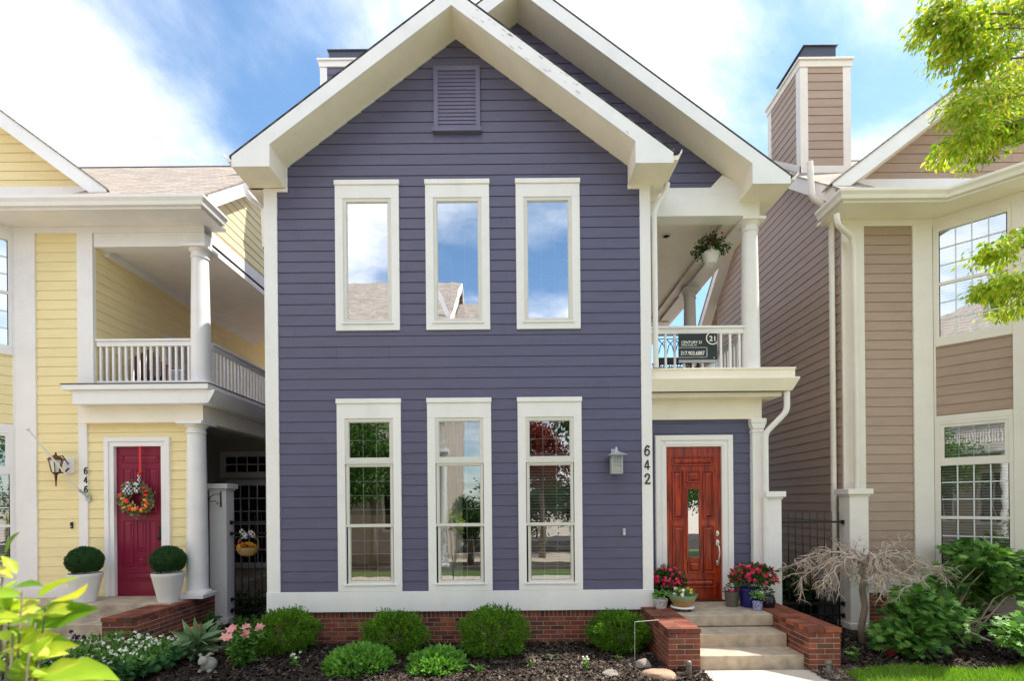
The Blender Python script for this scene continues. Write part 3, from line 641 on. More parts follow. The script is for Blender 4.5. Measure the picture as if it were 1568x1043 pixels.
# gutters, downspouts
def pp(*a): return [tuple(at(px, py, Y)) for px, py, Y in a]
m = MB(); gx = -.86 + 3.14
gutter(ph, [(gx + .02, -.50), (gx + .02, .3)], 7.20, cream, d=.13, h=.15)
gutter(ph, [(-4.0 - .02, 9), (-4.0 - .02, -.50)], 7.20, trim, d=.13, h=.12)
gutter(ph, [(.09 + 4.14 + .02, .0), (.09 + 4.16, 9)], 7.18, trim, d=.13, h=.12)
x_ = at(1003, 400, .05).x
pipe(ph, [(gx + .10, .06, 7.06), (gx + .08, .06, 6.93), (x_, .08, 6.66), (x_ + .01, .08, 4.22)], trim, .042)
xb = at(1174, 760, .3).x
pipe(ph, [(4.27, .20, 3.86), (4.27, .20, 3.55), (xb, .33, 3.22), (xb, .33, .62)], trim, .045)
digits(ph, '642', at(991, 700, -.03).x, at(991, 698, -.03).z, .152, -.034, blackm)
# chimney on the far side of the purple roof
def chimney(parent, x0, x1, y0, y1, z0, z1, sm, tm, flue, ext=0):
    zs = z0; z0 = z0 if not ext else 8.62
    t = MB(); c = .14
    for a in (x0, x1 - c):
        for b in (y0, y1 - c): t.box(a - .012 if a == x0 else a, a + c + (.012 if a != x0 else 0), b - (.012 if b == y0 else 0), b + c + (.012 if b != y0 else 0), z0, z1 - .14)
    t.box(x0 - .03, x1 + .03, y0 - .03, y1 + .03, z1 - .14, z1 - .02); t.box(x0 - .06, x1 + .06, y0 - .06, y1 + .06, z1 - .02, z1 + .02)
    ch = t.build('chimney', tm, parent, bevel=.004)
    if ext:
        b = MB(); b.prism_x([(y0 - .02, ext[0]), (y0 - .02, ext[0] + .14), (y1, ext[1] + .14), (y1, ext[1])], x0 - .016, x0 + .02); b.box(x0 - .016, x1 + .016, y0 - .022, y0 + .02, ext[0], ext[0] + .14); b.build('base_board', tm, ch)
    s = MB(local(0, y0)); siding(s, x0 + c, x1 - c, zs, z1 - .1, joints=False)
    s2 = MB(local(x0, y1, R(-90))); siding(s2, c, y1 - y0 - c, z0, z1 - .1, joints=False)
    s3 = MB(local(x1, y0, R(90))); siding(s3, c, y1 - y0 - c, z0, z1 - .1, joints=False)
    for q in (s2, s3):
        o = len(s.v); s.v = [tuple(p) for p in s.v] ; 
    s.build('chimney_siding', sm, ch); s2.build('chimney_siding', sm, ch); s3.build('chimney_siding', sm, ch)
    f = MB(); f.box(x0 + .14, x1 - .2, y0 + .10, y1 - .15, z1 + .02, z1 + flue); f.box(x0 + .11, x1 - .17, y0 + .07, y1 - .12, z1 + flue, z1 + flue + .02)
    f.build('chimney_cap', mat('dark_flue_metal', (0.05, 0.055, 0.085), 0.5, 0.1), ch, bevel=.004)
    return ch
Yc = 3.0; x0 = at(491, 110, Yc).x; z1 = at(520, 93, Yc).z
chimney(ph, x0, x0 + 1.3, Yc, Yc + .9, 7.0, z1, purple, trim, .30)

# entry steps, porch slab, brick cheek walls
es = thing('entry_steps', (3.0, -.9, 0), 'concrete front steps leading up to the red wooden door', 'steps')
m = MB(); sx0, sx1 = 2.30, 3.60
m.box(XR + .002, 3.66, -.50, .5, .10, .52)
m.box(sx0, sx1 + .06, -.54, -.40, .36, .522)
m.box(sx0, 3.60 + .04, -.93, -.42, .0, .347); m.box(sx0, 3.62 + .04, -1.31, -.6, -.1, .173)
m.build('treads', concrete, es, bevel=.012)
def cheek(parent, x0, x1, yf, yb, z1, seed):
    m = MB(); mo = MB(); bricks(m, mo, x0, x1, -.05, z1 - .066, yf, seed=seed, rowlock=False)
    for sgn, xx, ang in ((1, x0, -90), (-1, x1, 90)):
        m_ = MB(local(xx, yb if sgn > 0 else yf, R(ang))); mo_ = MB(m_.M); bricks(m_, mo_, 0, yb - yf, -.05, z1 - .066, 0, seed=seed + sgn, rowlock=False, depth=.08)
        for A, B in ((m, m_), (mo, mo_)):
            o = len(A.v); A.v += [tuple(B.M @ Vector(p)) for p in B.v]; A.f += [tuple(o + i for i in q) for q in B.f]
    rb = random.Random(seed); y = yf - .012; xm = (x0 + x1) / 2; k = 0
    # rowlock caps, two bricks across
    while y < yb - .01:
        e = min(y + .098, yb)
        w2 = [(x0 - .012, xm - .005), (xm + .005, x1 + .012)]
        for a, b in w2: m.box(a, b, y, e, z1 - .058, z1 - rb.uniform(0, .0025))
        y = e + .009
    mo.box(x0 + .004, x1 - .004, yf + .01, yb, z1 - .07, z1 - .006)
    b_ = m.build('brick_cheek_wall', brick, parent, bevel=0.0); mo.build('mortar', mortar, b_)
cheek(es, 1.90, 2.295, -1.40, -.045, .545, 5)
cheek(es, 3.66, 4.06, -1.40, .28, .54, 9)

# ================================================================== TAN HOUSE (right) and YELLOW HOUSE (left)
YF = .95
def side_house(sgn, parent, sm, tm, rm, p):
    """shared skeleton, mirrored by sgn: +1 tan house on the right, -1 yellow house on the left"""
    X = lambda v: sgn * v
    xw = p['wall']; xo = p['rake']
    front, ridge, rear = (.42, 7.14), (3.85, 9.88), (7.1, 7.15)
    # side-gable wall facing the purple house
    w_ = MB(local(X(xw), YF if sgn < 0 else 6.3, R(90 if sgn < 0 else -90)))
    def top(z):
        y0 = max(YF, front[0] + (z - front[1]) * (ridge[0] - front[0]) / (ridge[1] - front[1]) + .15); y1 = min(6.3, rear[0] - (z - rear[1]) * (rear[0] - ridge[0]) / (ridge[1] - rear[1]) - .15)
        return (y0 - YF, y1 - YF) if sgn < 0 else (6.3 - y1, 6.3 - y0)
    siding(w_, 0, 6.3 - YF, p['sz0'], 9.75, top=top, seed=12)
    w_.build('side_siding', p.get('side_m', sm), parent)
    # roof: two slopes, ridge along x, rake over the side wall
    xo_, xe = X(xo), X(13.5)
    a, b = min(xo_, xe), max(xo_, xe)
    m = MB(); t0, t1 = .004, .03
    xc = X(p['cut']); fz = lambda y: front[1] + (y - front[0]) * (ridge[1] - front[1]) / (ridge[0] - front[0])
    m.prism_x([(front[0] - .02, fz(front[0] - .02) + t0), (1.32, fz(1.32) + t0), (1.32, fz(1.32) + t1), (front[0] - .02, fz(front[0] - .02) + t1)], min(xo_, xc), max(xo_, xc))
    m.prism_x([(1.32, fz(1.32) + t0), (ridge[0], ridge[1] + t0), (ridge[0], ridge[1] + t1), (1.32, fz(1.32) + t1)], a, b)
    m.prism_x([(ridge[0], ridge[1] + t0), (rear[0], rear[1] + t0), (rear[0], rear[1] + t1), (ridge[0], ridge[1] + t1)], a, b)
    m.build('shingle_roof', rm, parent)
    m = MB(); q0, q1 = (X(xo + .02), X(xw + .0)); q0, q1 = min(q0, q1), max(q0, q1); h = .27
    yq = front[0] + .24; m.prism_x([(yq, fz(yq) - h), (ridge[0], ridge[1] - h), (ridge[0], ridge[1]), (yq, fz(yq))], q0, q1)
    m.prism_x([(ridge[0], ridge[1] - h), (rear[0], rear[1] - h), (rear[0], rear[1]), (ridge[0], ridge[1])], q0, q1)
    m.build('rake_fascia', tm, parent)
    r_ = MB(); r_.prism_x([(ridge[0] - .12, ridge[1] - .05), (ridge[0], ridge[1] + .05), (ridge[0] + .12, ridge[1] - .05)], a + .01, b - .01); r_.build('ridge_cap', mat('ridge_shingles', (.06, .055, .05), .9, .2), parent)
    # eave soffit + frieze + gutter following the bay
    bx0, bx1, bx2, bx3 = p['bay'], p['bay'] + .85, p['bay'] + 1.75, p['bay'] + 2.6  # unseen centre face shaped narrow so sunlight reaches the lawn
    wallpath = [(xw, YF), (bx0, YF), (bx1, YF - .85), (bx2, YF - .85), (bx3, YF), (12.5, YF)]
    k = .53 * math.tan(R(22.5))
    ep = [(xo, YF + .05), (xo, YF - .53), (bx0 - k, YF - .53), (bx1 - k, YF - .85 - .53), (bx2 + k, YF - .85 - .53), (bx3 + k, YF - .53), (12.5, YF - .53)]
    m = MB(); poly = [(X(x), y) for x, y in ep] + [(X(12.5), YF + .2), (X(xo), YF + .2)]
    # convex pieces
    def pc(ids, z0, z1, mm=m): mm.prism_z([poly[i] if isinstance(i, int) else (X(i[0]), i[1]) for i in ids], z0, z1)
    for z0, z1 in ((6.95, 7.0),):
        m.prism_z([(X(xo), YF - .53), (X(bx0 - k), YF - .53), (X(bx0 - k), YF + .2), (X(xo), YF + .2)], z0, z1)
        m.prism_z([(X(bx0 - k), YF - .53), (X(bx1 - k), YF - 1.38), (X(bx1 - k), YF + .2), (X(bx0 - k), YF + .2)], z0, z1)
        m.prism_z([(X(bx1 - k), YF - 1.38), (X(bx2 + k), YF - 1.38), (X(bx2 + k), YF + .2), (X(bx1 - k), YF + .2)], z0, z1)
        m.prism_z([(X(bx2 + k), YF - 1.38), (X(bx3 + k), YF - .53), (X(bx3 + k), YF + .2), (X(bx2 + k), YF + .2)], z0, z1)
        m.prism_z([(X(bx3 + k), YF - .53), (X(12.5), YF - .53), (X(12.5), YF + .2), (X(bx3 + k), YF + .2)], z0, z1)
    m.build('soffit', cream if sgn > 0 else ytrim, parent)
    gp = [(X(x), y) for x, y in ep]
    if sgn < 0: gp = gp[::-1]
    gp2 = gp
    m = MB(); m.sweep(gp2, [(.002, 6.935), (.02, 6.935), (.02, 7.11), (.002, 7.11)]); m.build('eave_board', tm, parent)
    m = MB(); m.sweep(gp2, [(.022, 7.115), (.022, 6.975), (.075, 6.975), (.09, 7.03), (.125, 7.075), (.125, 7.115), (.117, 7.115), (.117, 7.085), (.032, 7.085), (.032, 7.115)]); m.build('gutter', tm, parent)
    # low roof over the bay
    m = MB(); zt = 7.105
    for P4 in (((bx0 - k, YF - .53), (bx1 - k, YF - 1.38), (bx1 + .3, YF + .2), (bx0 - k, YF + .2)), ((bx1 - k, YF - 1.38), (bx2 + k, YF - 1.38), (bx2 - .3, YF + .2), (bx1 + .3, YF + .2)), ((bx2 + k, YF - 1.38), (bx3 + k, YF - .53), (bx3 + k, YF + .2), (bx2 - .3, YF + .2))):
        zz = [zt, zt, zt + .14, zt + .02]
        m.quad(*[(X(q[0]), q[1], zz[i]) for i, q in enumerate(P4)])
    m.build('bay_roof', rm, parent)
    fp = [(X(x), y) for x, y in wallpath]
    if sgn < 0: fp = fp[::-1]
    m = MB(); m.sweep(fp, [(0, 6.84), (.03, 6.84), (.03, 6.948), (0, 6.948)]); m.build('frieze_board', tm, parent)
    return X, wallpath, (bx0, bx1, bx2, bx3)
def bay(parent, sgn, bx, sm, tm, zlow, zb, wo):
    """45-degree bay: cased windows on each face with a sided panel between the storeys"""
    faces = [((bx[0], YF), (bx[1], YF - .85)), ((bx[1], YF - .85), (bx[2], YF - .85)), ((bx[2], YF - .85), (bx[3], YF))]
    for i, (p, q) in enumerate(faces):
        P = Vector((sgn * p[0], p[1])); Q = Vector((sgn * q[0], q[1]))
        if sgn < 0: P, Q = Q, P
        d = Q - P; ln = d.length; M = local(P.x, P.y, math.atan2(d.y, d.x))
        ww = .94 if i != 1 else .70
        if i == 1: u0 = (ln - ww) / 2
        elif (i == 0) == (sgn > 0): u0 = .03
        else: u0 = ln - ww - .03
        u1 = u0 + ww
        sid = [window(parent, M, u0, u1, 4.86, 6.78, ('dh', .02) if False else 'single2' , tm, glass_up, cas=0, head=0) ] if False else []
        def dh(z0, z1, transom, grid, gr, gl, blinds, lg):
            s = MB(M); g_ = MB(M); gr_ = MB(M); t = .05
            fr = [(u0, u1, z0, z1)]
            s.box(u0, u0 + t, -.03, .03, z0, z1); s.box(u1 - t, u1, -.03, .03, z0, z1); s.box(u0 + t, u1 - t, -.03, .03, z1 - t, z1); s.box(u0 + t, u1 - t, -.03, .03, z0, z0 + t)
            a, b, c, e = u0 + t, u1 - t, z0 + t, z1 - t
            cells = []
            if transom: 
                zt = e - transom; s.box(a, b, -.03, .03, zt - .08, zt); s.box(a, a + .05, -.02, .02, zt, e); s.box(b - .05, b, -.02, .02, zt, e); s.box(a + .05, b - .05, -.02, .02, e - .05, e); s.box(a + .05, b - .05, -.02, .02, zt, zt + .05)
                cells.append((a + .05, b - .05, zt + .05, e - .05, None if not lg else (4, 2), .013)); e = zt - .08
            mid = c + (e - c) * .5
            s.box(a, b, -.015, .02, mid - .025, mid + .025)
            cells.append((a + .012, b - .012, mid + .025, e, grid, -.004)); cells.append((a + .012, b - .012, c, mid - .025, grid, -.004))
            for a_, b_, c_, e_, gd, yy in cells:
                g_.quad((a_, .008, c_), (b_, .008, c_), (b_, .008, e_), (a_, .008, e_))
                if gd:
                    for k in range(1, gd[0]): xx = a_ + (b_ - a_) * k / gd[0]; gr_.box(xx - .009, xx + .009, yy, yy + .008, c_, e_)
                    for k in range(1, gd[1]): zz = c_ + (e_ - c_) * k / gd[1]; gr_.box(a_, b_, yy, yy + .0078, zz - .009, zz + .009)
            w_ = s.build('window', tm, parent, bevel=.003); g_.build('glass', gl, w_); gr_.build('grille', gridm, w_)
            bl = MB(M); z = z0 + .1
            while z < z1 - .1: bl.quad((u0 + .06, .05, z), (u1 - .06, .05, z), (u1 - .06, .072, z + .036), (u0 + .06, .072, z + .036)); z += .047
            if blinds: bl.build('blind', blindm, w_)
            rm_ = MB(M); room(rm_, u0 + .02, u1 - .02, z0 + .02, z1 - .02, .031, .5, .06); rm_.build('room_recess', roomm, w_)
        dh(4.86, 6.76, 0, (4, 3), True, glass_up, True, True)
        dh(.90, 3.46, .62, (4, 3), True, glass_lo, True, True)
        m = MB(M)
        for a, b in ((0, u0), (u1, ln)): m.box(a + .001, b, -.035, .04, zlow, 6.84)
        for c, e in ((6.76, 6.84), (4.75, 4.86), (3.46, 3.56), (zlow, .90)): m.box(u0, u1, -.033, .04, c, e)
        m.build('bay_trim', tm, parent, bevel=.003)
        m = MB(M); siding(m, u0, u1, 3.56, 4.75, joints=False); m.build('bay_panel_siding', sm, parent)

# ---- tan house
th = thing('tan_house', (8.0, YF, 0), 'tan lap-sided house with cream trim, tall chimney and bay windows at the right edge', 'house')
X, wp, bx = side_house(1, th, tan, ttrim, tanroof, dict(wall=5.62, rake=5.33, bay=7.2, sz0=.5, cut=5.95))
bay(th, 1, bx, tan, ttrim, .55, .55, 0)
MF = local(0, YF)
m = MB(MF); siding(m, 6.0, 6.83, .83, 6.85, joints=False); m.build('front_siding', tan, th); m = MB(MF); siding(m, 10.8, 12.3, .83, 6.85); m.build('front_siding', tan, th)
m = MB(MF); m.box(5.62, 6.0, -.03, .05, .8, 6.84); m.box(6.83, 7.165, -.036, .05, .8, 6.84); m.box(5.62, 7.2, -.04, .06, .55, .83); m.build('front_trim', ttrim, th, bevel=.004)
m = MB(); mo = MB(); bricks(m, mo, 5.75, 7.3, -.1, .56, YF + .02, seed=21); q = m.build('brick_foundation', brick, th); mo.build('mortar_bed', mortar, q)
m = MB(); m.quad((5.72, YF + .03, -.1), (5.72, 6.3, -.1), (5.72, 6.3, .5), (5.72, YF + .03, .5)); m.build('side_foundation', mat('grey_block', (.25, .24, .22), .9, .2), th)
m = MB(); m.box(12.2, 12.3, YF + .1, 6.2, 0, 7); m.box(5.75, 12.3, 6.2, 6.3, 0, 7.2); m.build('far_walls', tan, th)
# front-facing dormer gable over the bay
def dormer(parent, gC, sm, xa, xb, vis, fm, rmat):
    gA, gY, zlo = 9.86, 1.3, 7.12; f = lambda d: gA - .753 * d
    m = MB(local(0, gY)); siding(m, xa, xb, 7.86, gA, top=lambda z: (gC - (gA - z) / .753, gC + (gA - z) / .753)); m.build('dormer_siding', sm, parent)
    m = MB(); hw = (gA - 7.30) / .753 + .15
    for s in (-1, 1): m.prism([(gC, gA), (gC, gA + .27), (gC + s * hw, f(hw) + .27), (gC + s * hw, f(hw))][::s], .72, .745)
    m.box(gC - hw + .3, gC + hw - .3, gY - .03, gY, 7.30, 7.86); m.build('dormer_fascia', fm, parent)
    m = MB()
    for s in (-1, 1):
        for h2, ya, yb in ((hw, .746, .955), (3.2, .956, gY)): m.prism([(gC, gA), (gC, gA + .05), (gC + s * h2, f(h2) + .05), (gC + s * h2, f(h2))][::s], ya, yb)
    m.build('dormer_soffit', cream, parent)
    m = MB()
    for s in (-1, 1):
        for h2, ya, yb in ((hw + .05, .70, .955), (3.2, .956, 3.9)): m.prism([(gC, gA + .274), (gC, gA + .30), (gC + s * h2, f(h2) + .30), (gC + s * h2, f(h2) + .274)][::s], ya, yb)
    m.build('dormer_roof', rmat, parent)
dormer(th, 8.9, tan, 5.9, 12, 1, fascia_m, tanroofy)
x0 = 5.60; chimney(th, x0, x0 + .96, 2.1, 3.35, 8.35, at(1265, 92, 2.1).z, tan, ttrim, .36, ext=(8.50, 9.48))
# downspouts of the tan house
pipe(th, pp((1281, 328, .35), (1283, 345, .35)) + pp((1303, 362, .82), (1308, 385, .84)) + [tuple(at(1312, 752, .84))], ttrim, .042)
pipe(th, [tuple(at(1240, 248, 1.0)), tuple(at(1243, 302, 1.0)), tuple(at(1272, 320, 1.04)), tuple(at(1273, 345, 1.04))], ttrim, .05, 'roof_pipe')
pipe(th, [tuple(at(1273, 330, 1.04)), tuple(at(1278, 905, 1.04))], ttrim, .045)

# ---- yellow house
yh = thing('yellow_house', (-8.0, YF, 0), 'yellow lap-sided house with white trim, balcony and crimson door at the left edge', 'house')
X, wp, bx = side_house(-1, yh, yellow, ytrim, tanroof, dict(wall=5.30, rake=5.05, bay=8.58, sz0=6.98, cut=7.3))
bay(yh, -1, bx, yellow, ytrim, .55, .55, 0)
dl, dr, ddz1 = at(177, 800, YF).x, at(249, 800, YF).x, at(212, 684, YF).z
m = MB(MF); siding(m, -8.2, -7.48, .80, 6.85, joints=False); m.build('front_siding', yellow, yh)
m = MB(MF); siding(m, -7.33, -5.45, .60, 3.56, holes=[(dl - .05, dr + .05, .4, ddz1 + .05)], joints=False); m.build('entry_siding', yellow, yh)
m = MB(MF); siding(m, -12.4, -12.0, .8, 6.85, joints=False); m.build('front_siding', yellow, yh)
m = MB(MF)
m.box(-8.55, -8.2, -.036, .05, .8, 6.84); m.box(-7.48, -7.21, -.035, .05, 4.16, 6.84); m.box(-7.48, -7.33, -.035, .05, .62, 3.95)
m.box(-8.58, -7.34, -.04, .06, .52, .80); m.build('front_trim', ytrim, yh, bevel=.004)
# balcony: header, ceiling, inner wall, floor slab, columns, rails
m = MB(); m.box(-7.2, -5.30, YF - .02, YF + .2, 6.60, 6.839); m.box(-5.52, -5.30, YF + .2, 9.4, 6.60, 6.975); m.build('balcony_header', ytrim, yh, bevel=.004)
m = MB(); m.box(-7.25, -5.3, YF + .21, 9.4, 6.70, 6.75); m.build('balcony_ceiling', cream, yh)
m = MB(); m.box(-7.25, -5.52, YF+.21, 6.2, 6.66, 6.699); m.box(-7.22, -7.10, YF + .2, 6.2, 6.54, 6.659); m.build('crown_moulding', ytrim, yh)
w_ = MB(local(-7.2, YF + .0, R(90))); siding(w_, .02, 8.5, 4.16, 6.7, joints=True, holes=[(1.85, 2.65, 4.5, 5.62)]); w_.build('balcony_wall_siding', yellow, yh)
m = MB(); m.box(-7.22, -7.19, YF + 1.75, YF + 2.75, 4.4, 5.72); q = m.build('window', ytrim, yh, bevel=.004)
m = MB(); m.box(-7.188, -7.175, YF + 1.85, YF + 2.65, 4.5, 5.62); m.build('glass', blindm, q)
m = MB(); m.box(-7.44, -5.03, .55, 9.4, 4.07, 4.155); m.box(-7.30, -5.08, .60, 9.4, 3.84, 4.069); m.build('balcony_floor', ytrim, yh, bevel=.004)
m = MB(); m.box(-7.45, -5.02, .54, 9.4, 4.156, 4.172); m.build('balcony_membrane', mat('dark_membrane', (.12, .09, .08), .8, .2), yh)
m = MB(); m.sweep([(-5.08, 7.0), (-5.08, .603)][::-1], [(0.001, 3.85), (.02, 3.85), (.10, 3.99), (.13, 4.06), (0.001, 4.06)]); m.build('porch_gutter', ytrim, yh)
m = MB(); m.box(-7.33, -5.46, .80, YF - .001, 3.56, 3.84); m.box(-5.46, -5.26, .78, 6.2, 3.56, 3.84); m.build('porch_beam', cream, yh, bevel=.004)
m = MB(); m.box(-7.35, -5.46, YF+.1, 6.2, 3.80, 3.83); m.build('porch_ceiling', ytrim, yh)
column(yh, -5.43, 1.02, 4.173, 6.60, .155, ytrim); column(yh, -5.42, .86, .60, 3.56, .165, ytrim)
rail(yh, (-7.18, .98), (-5.56, .98), 4.173, 5.02, ytrim, 15); rail(yh, (-5.36, 1.2), (-5.36, 9.3), 4.173, 5.02, ytrim, 68)
m = MB(); m.box(-5.5, -5.3, 3.9, 4.1, .55, 3.6); m.box(-5.5, -5.3, 5.9, 6.1, .55, 6.6); m.build('porch_post', ytrim, yh, bevel=.004)
# deep side porch behind the column: wall with a glazed door
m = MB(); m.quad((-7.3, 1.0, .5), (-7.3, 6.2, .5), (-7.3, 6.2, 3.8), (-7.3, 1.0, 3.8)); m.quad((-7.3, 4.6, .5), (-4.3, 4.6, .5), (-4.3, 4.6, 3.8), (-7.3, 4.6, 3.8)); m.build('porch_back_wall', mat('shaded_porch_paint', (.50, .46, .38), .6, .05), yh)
def french(px0, px1, z0, z1, nx, nz, Y=4.56, nm='porch_door'):
    x0 = at(px0, 800, Y).x; x1 = at(px1, 800, Y).x
    m = MB(); t = .13; m.box(x0, x0 + t, Y, Y + .03, z0, z1); m.box(x1 - t, x1, Y, Y + .03, z0, z1); m.box(x0 + t, x1 - t, Y, Y + .03, z1 - t, z1); m.box(x0 + t, x1 - t, Y, Y + .03, z0, z0 + t)
    a, b, c, e = x0 + t, x1 - t, z0 + t, z1 - t
    for i in range(1, nx): xx = a + (b - a) * i / nx; m.box(xx - .012, xx + .012, Y + .01, Y + .02, c, e)
    for i in range(1, nz): zz = c + (e - c) * i / nz; m.box(a, b, Y + .009, Y + .019, zz - .012, zz + .012)
    q = m.build(nm, ytrim, yh, bevel=.002); g_ = MB(); g_.quad((a, Y + .022, c), (b, Y + .022, c), (b, Y + .022, e), (a, Y + .022, e)); g_.build('glass', mat('black_glass', (.006, .006, .007), .08, 0), q)
french(347, 415, .62, 2.75, 4, 6); french(338, 420, 2.82, 3.45, 4, 2, nm='transom_window')
# entry door
m = MB(); cw = .16; y = YF - .035
for a, b, c, d in ((dl - cw, dl, .60, ddz1), (dr, dr + cw, .60, ddz1), (dl - cw, dr + cw, ddz1, ddz1 + .16)): m.box(a, b, y, YF + .14, c, d)
m.box(dl - cw + .005, dl - cw + .08, y - .02, y, .601, ddz1 + .155); m.box(dr + cw - .08, dr + cw - .005, y - .02, y, .601, ddz1 + .155); m.box(dl - cw + .08, dr + cw - .08, y - .02, y, ddz1 + .08, ddz1 + .155)
m.build('door_frame', ytrim, yh, bevel=.004)
m = MB(); Y = YF + .03; W2 = dr - dl; H2 = ddz1 - .60; X2 = lambda u: dl + u * W2; Z2 = lambda v: ddz1 - v * H2
m.box(dl, dr, Y, Y + .045, .60, ddz1)
for u0, u1, v0, v1 in ((.13, .90, .055, .11), (.13, .36, .145, .455), (.68, .90, .145, .455), (.42, .62, .145, .455), (.13, .36, .495, .80), (.68, .90, .495, .80), (.42, .62, .495, .70), (.42, .62, .735, .80), (.13, .90, .84, .90)):
    raised_panel(m, X2(u0), X2(u1), Z2(v1), Z2(v0), Y - .001, fw=.022, h=.012)
cd = m.build('front_door', magenta, yh)
m = MB(); m.box(dr - .07, dr - .03, Y - .02, Y, 1.55, 1.80); m.ball((dr - .05, Y - .05, 1.6), .028); m.build('door_handle', blackm, cd)
digits(yh, '646', at(131.5, 730, YF - .04).x, at(131, 726.5, YF).z, .112, YF - .042, blackm)
ys = thing('yellow_house_steps', (-6.8, 0, 0), 'concrete porch slab and steps below the crimson door with a brick side wall', 'steps')
m = MB(); m.box(-8.6, -5.5, .30, 4.6, .10, .595); m.box(-8.6, -5.84, -.13, .3, 0, .37); m.box(-8.6, -5.84, -.5, -.13, -.1, .185); m.build('treads', concrete, ys, bevel=.012)
cheek(ys, -5.83, -5.40, -.64, 1.3, .575, 31)
# french-balcony gutter end pipe against the purple wall
pipe(yh, [tuple(at(377, 283, 1.2)), tuple(at(380, 300, 1.2)), tuple(at(405, 318, 1.5)), tuple(at(407, 380, 1.5))], ytrim, .06)
dormer(yh, -10.35, yellow, -13, -7.4, 1, fascia_m, tanroofy)

# ================================================================== HOUSE AND TREES ACROSS THE WALK (mirrored in the windows)
ah = thing('beige_house', (-7.5, -11, 0), 'beige house with pale shingle roof and balcony, seen mirrored in the upper windows', 'house')
m = MB(local(-2.7, -10.8, R(180))); siding(m, 0, 9.5, .3, 8.6, holes=[(1 + 2.4 * i, 2.1 + 2.4 * i, z, z + 2.0) for i in range(4) for z in (1.2, 5.2)], joints=False); m.build('front_siding', mat('beige_paint', (.55, .44, .36), .6, .05), ah)
for i in range(4):
    for z in (1.2, 5.2):
        m = MB(local(-2.7, -10.8, R(180))); a = 1 + 2.4 * i; m.box(a - .1, a, -.04, .02, z - .1, z + 2.1); m.box(a + 1.1, a + 1.2, -.04, .02, z - .1, z + 2.1); m.box(a, a + 1.1, -.04, .02, z + 2, z + 2.1); m.box(a, a + 1.1, -.04, .02, z - .1, z); m.box(a + .53, a + .57, -.02, .02, z, z + 2)
        q = m.build('window', trim, ah); m = MB(local(-2.7, -10.8, R(180))); m.quad((a, .02, z), (a + 1.1, .02, z), (a + 1.1, .02, z + 2), (a, .02, z + 2)); m.build('glass', mat('black_glass', None), q)
m = MB(); m.prism_x([(-10.3, 8.3), (-15, 12.0), (-15, 12.05), (-10.3, 8.36)], -12.5, -2.4); m.prism_x([(-15, 12.0), (-19.7, 8.3), (-19.7, 8.36), (-15, 12.05)], -12.5, -2.4)
m.prism_x([(-11.2, 8.0), (-14, 10.6), (-14, 10.66), (-11.2, 8.06)], -2.39, -1.4); m.build('shingle_roof', tanroof, ah)
m = MB(); m.prism_x([(-10.3, 8.1), (-15, 11.78), (-15, 12.02), (-10.3, 8.34)], -2.38, -2.33); m.prism_x([(-15, 11.78), (-19.7, 8.1), (-19.7, 8.34), (-15, 12.02)], -2.38, -2.33)
m.prism([(-4.4, 8.5), (-3.3, 10.7), (-3.1, 10.7), (-4.1, 8.5)], -11.5, -11.4); m.prism([(-2.2, 8.5), (-3.3, 10.7), (-3.1, 10.7), (-2.0, 8.5)], -11.5, -11.4); m.box(-12.4, -2.5, -10.32, -10.25, 8.1, 8.35); m.build('rake_fascia', trim, ah)
m = MB(); m.quad((-2.7, -10.8, 0), (-2.7, -19, 0), (-2.7, -19, 8.6), (-2.7, -10.8, 8.6)); m.quad((-2.7, -10.8, 8.6), (-2.7, -19, 8.6), (-2.7, -15, 11.8)); m.box(-12.3, -2.72, -19, -18.9, 0, 8.6); m.build('side_walls', mat('beige_paint', None), ah)
m = MB(); m.box(-7, -2.4, -10.8, -9.5, 3.9, 4.1); m.build('balcony_floor', trim, ah)
rail(ah, (-7, -9.6), (-2.4, -9.6), 4.1, 5.0, trim, 40); 
for x in (-6.9, -2.5): column(ah, x, -9.6, 0, 3.9, .16, trim)
def tree(name, x, y, cc, rr, nl, ls, lm, label, seed, clumps=14, group=None, kind='oval'):
    t = thing(name, (x, y, 0), label, 'tree', group); g = random.Random(seed)
    m = MB(); cz = cc[2]
    m.tube([(x, y, -.1), (x + .05, y, cz * .3), (x * .6 + cc[0] * .4, y * .6 + cc[1] * .4, cz * .62), cc], [.14, .11, .085, .03], 9)
    cl = []
    for i in range(clumps):
        d = Vector((g.gauss(0, 1), g.gauss(0, 1), g.gauss(0, .8))).normalized() * g.uniform(.45, .9)
        c = Vector((cc[0] + d.x * rr[0], cc[1] + d.y * rr[1], cc[2] + d.z * rr[2])); cl.append(c)
        st = Vector((x * .6 + cc[0] * .4, y * .6 + cc[1] * .4, cz * .6)); m.tube([st, st.lerp(c, .5) + Vector((0, 0, .15)), c], [.05, .03, .01], 6)
    m.build('trunk', bark, t, smooth=True)
    parts = []
    for i, c in enumerate(cl):
        s_ = g.uniform(.34, .52); P, D = shell(tuple(c), (rr[0] * s_, rr[1] * s_, rr[2] * s_ * .8), nl // clumps, .7, .25, seed=seed * 31 + i)
        parts.append(leaves(P, D + NP.normal(size=D.shape) * .8 + np.array([0, 0, -.2]), NP.uniform(ls * .6, ls * 1.2, len(P)), kind))
    leafobj(parts, 'crown', lm, t); return t
tree('street_tree', -4.7, -8.9, (-4.7, -9.0, 3.6), (1.5, 1.0, 1.8), 9000, .14, leaf_mid, 'bright green tree mirrored in the lower left window of the purple house', 3)
tree('red_maple', 1.0, -12.2, (1.0, -12.2, 4.1), (1.2, 1.2, 1.6), 8000, .14, leaf_red, 'red leaved maple mirrored in the lower right window of the purple house', 4)
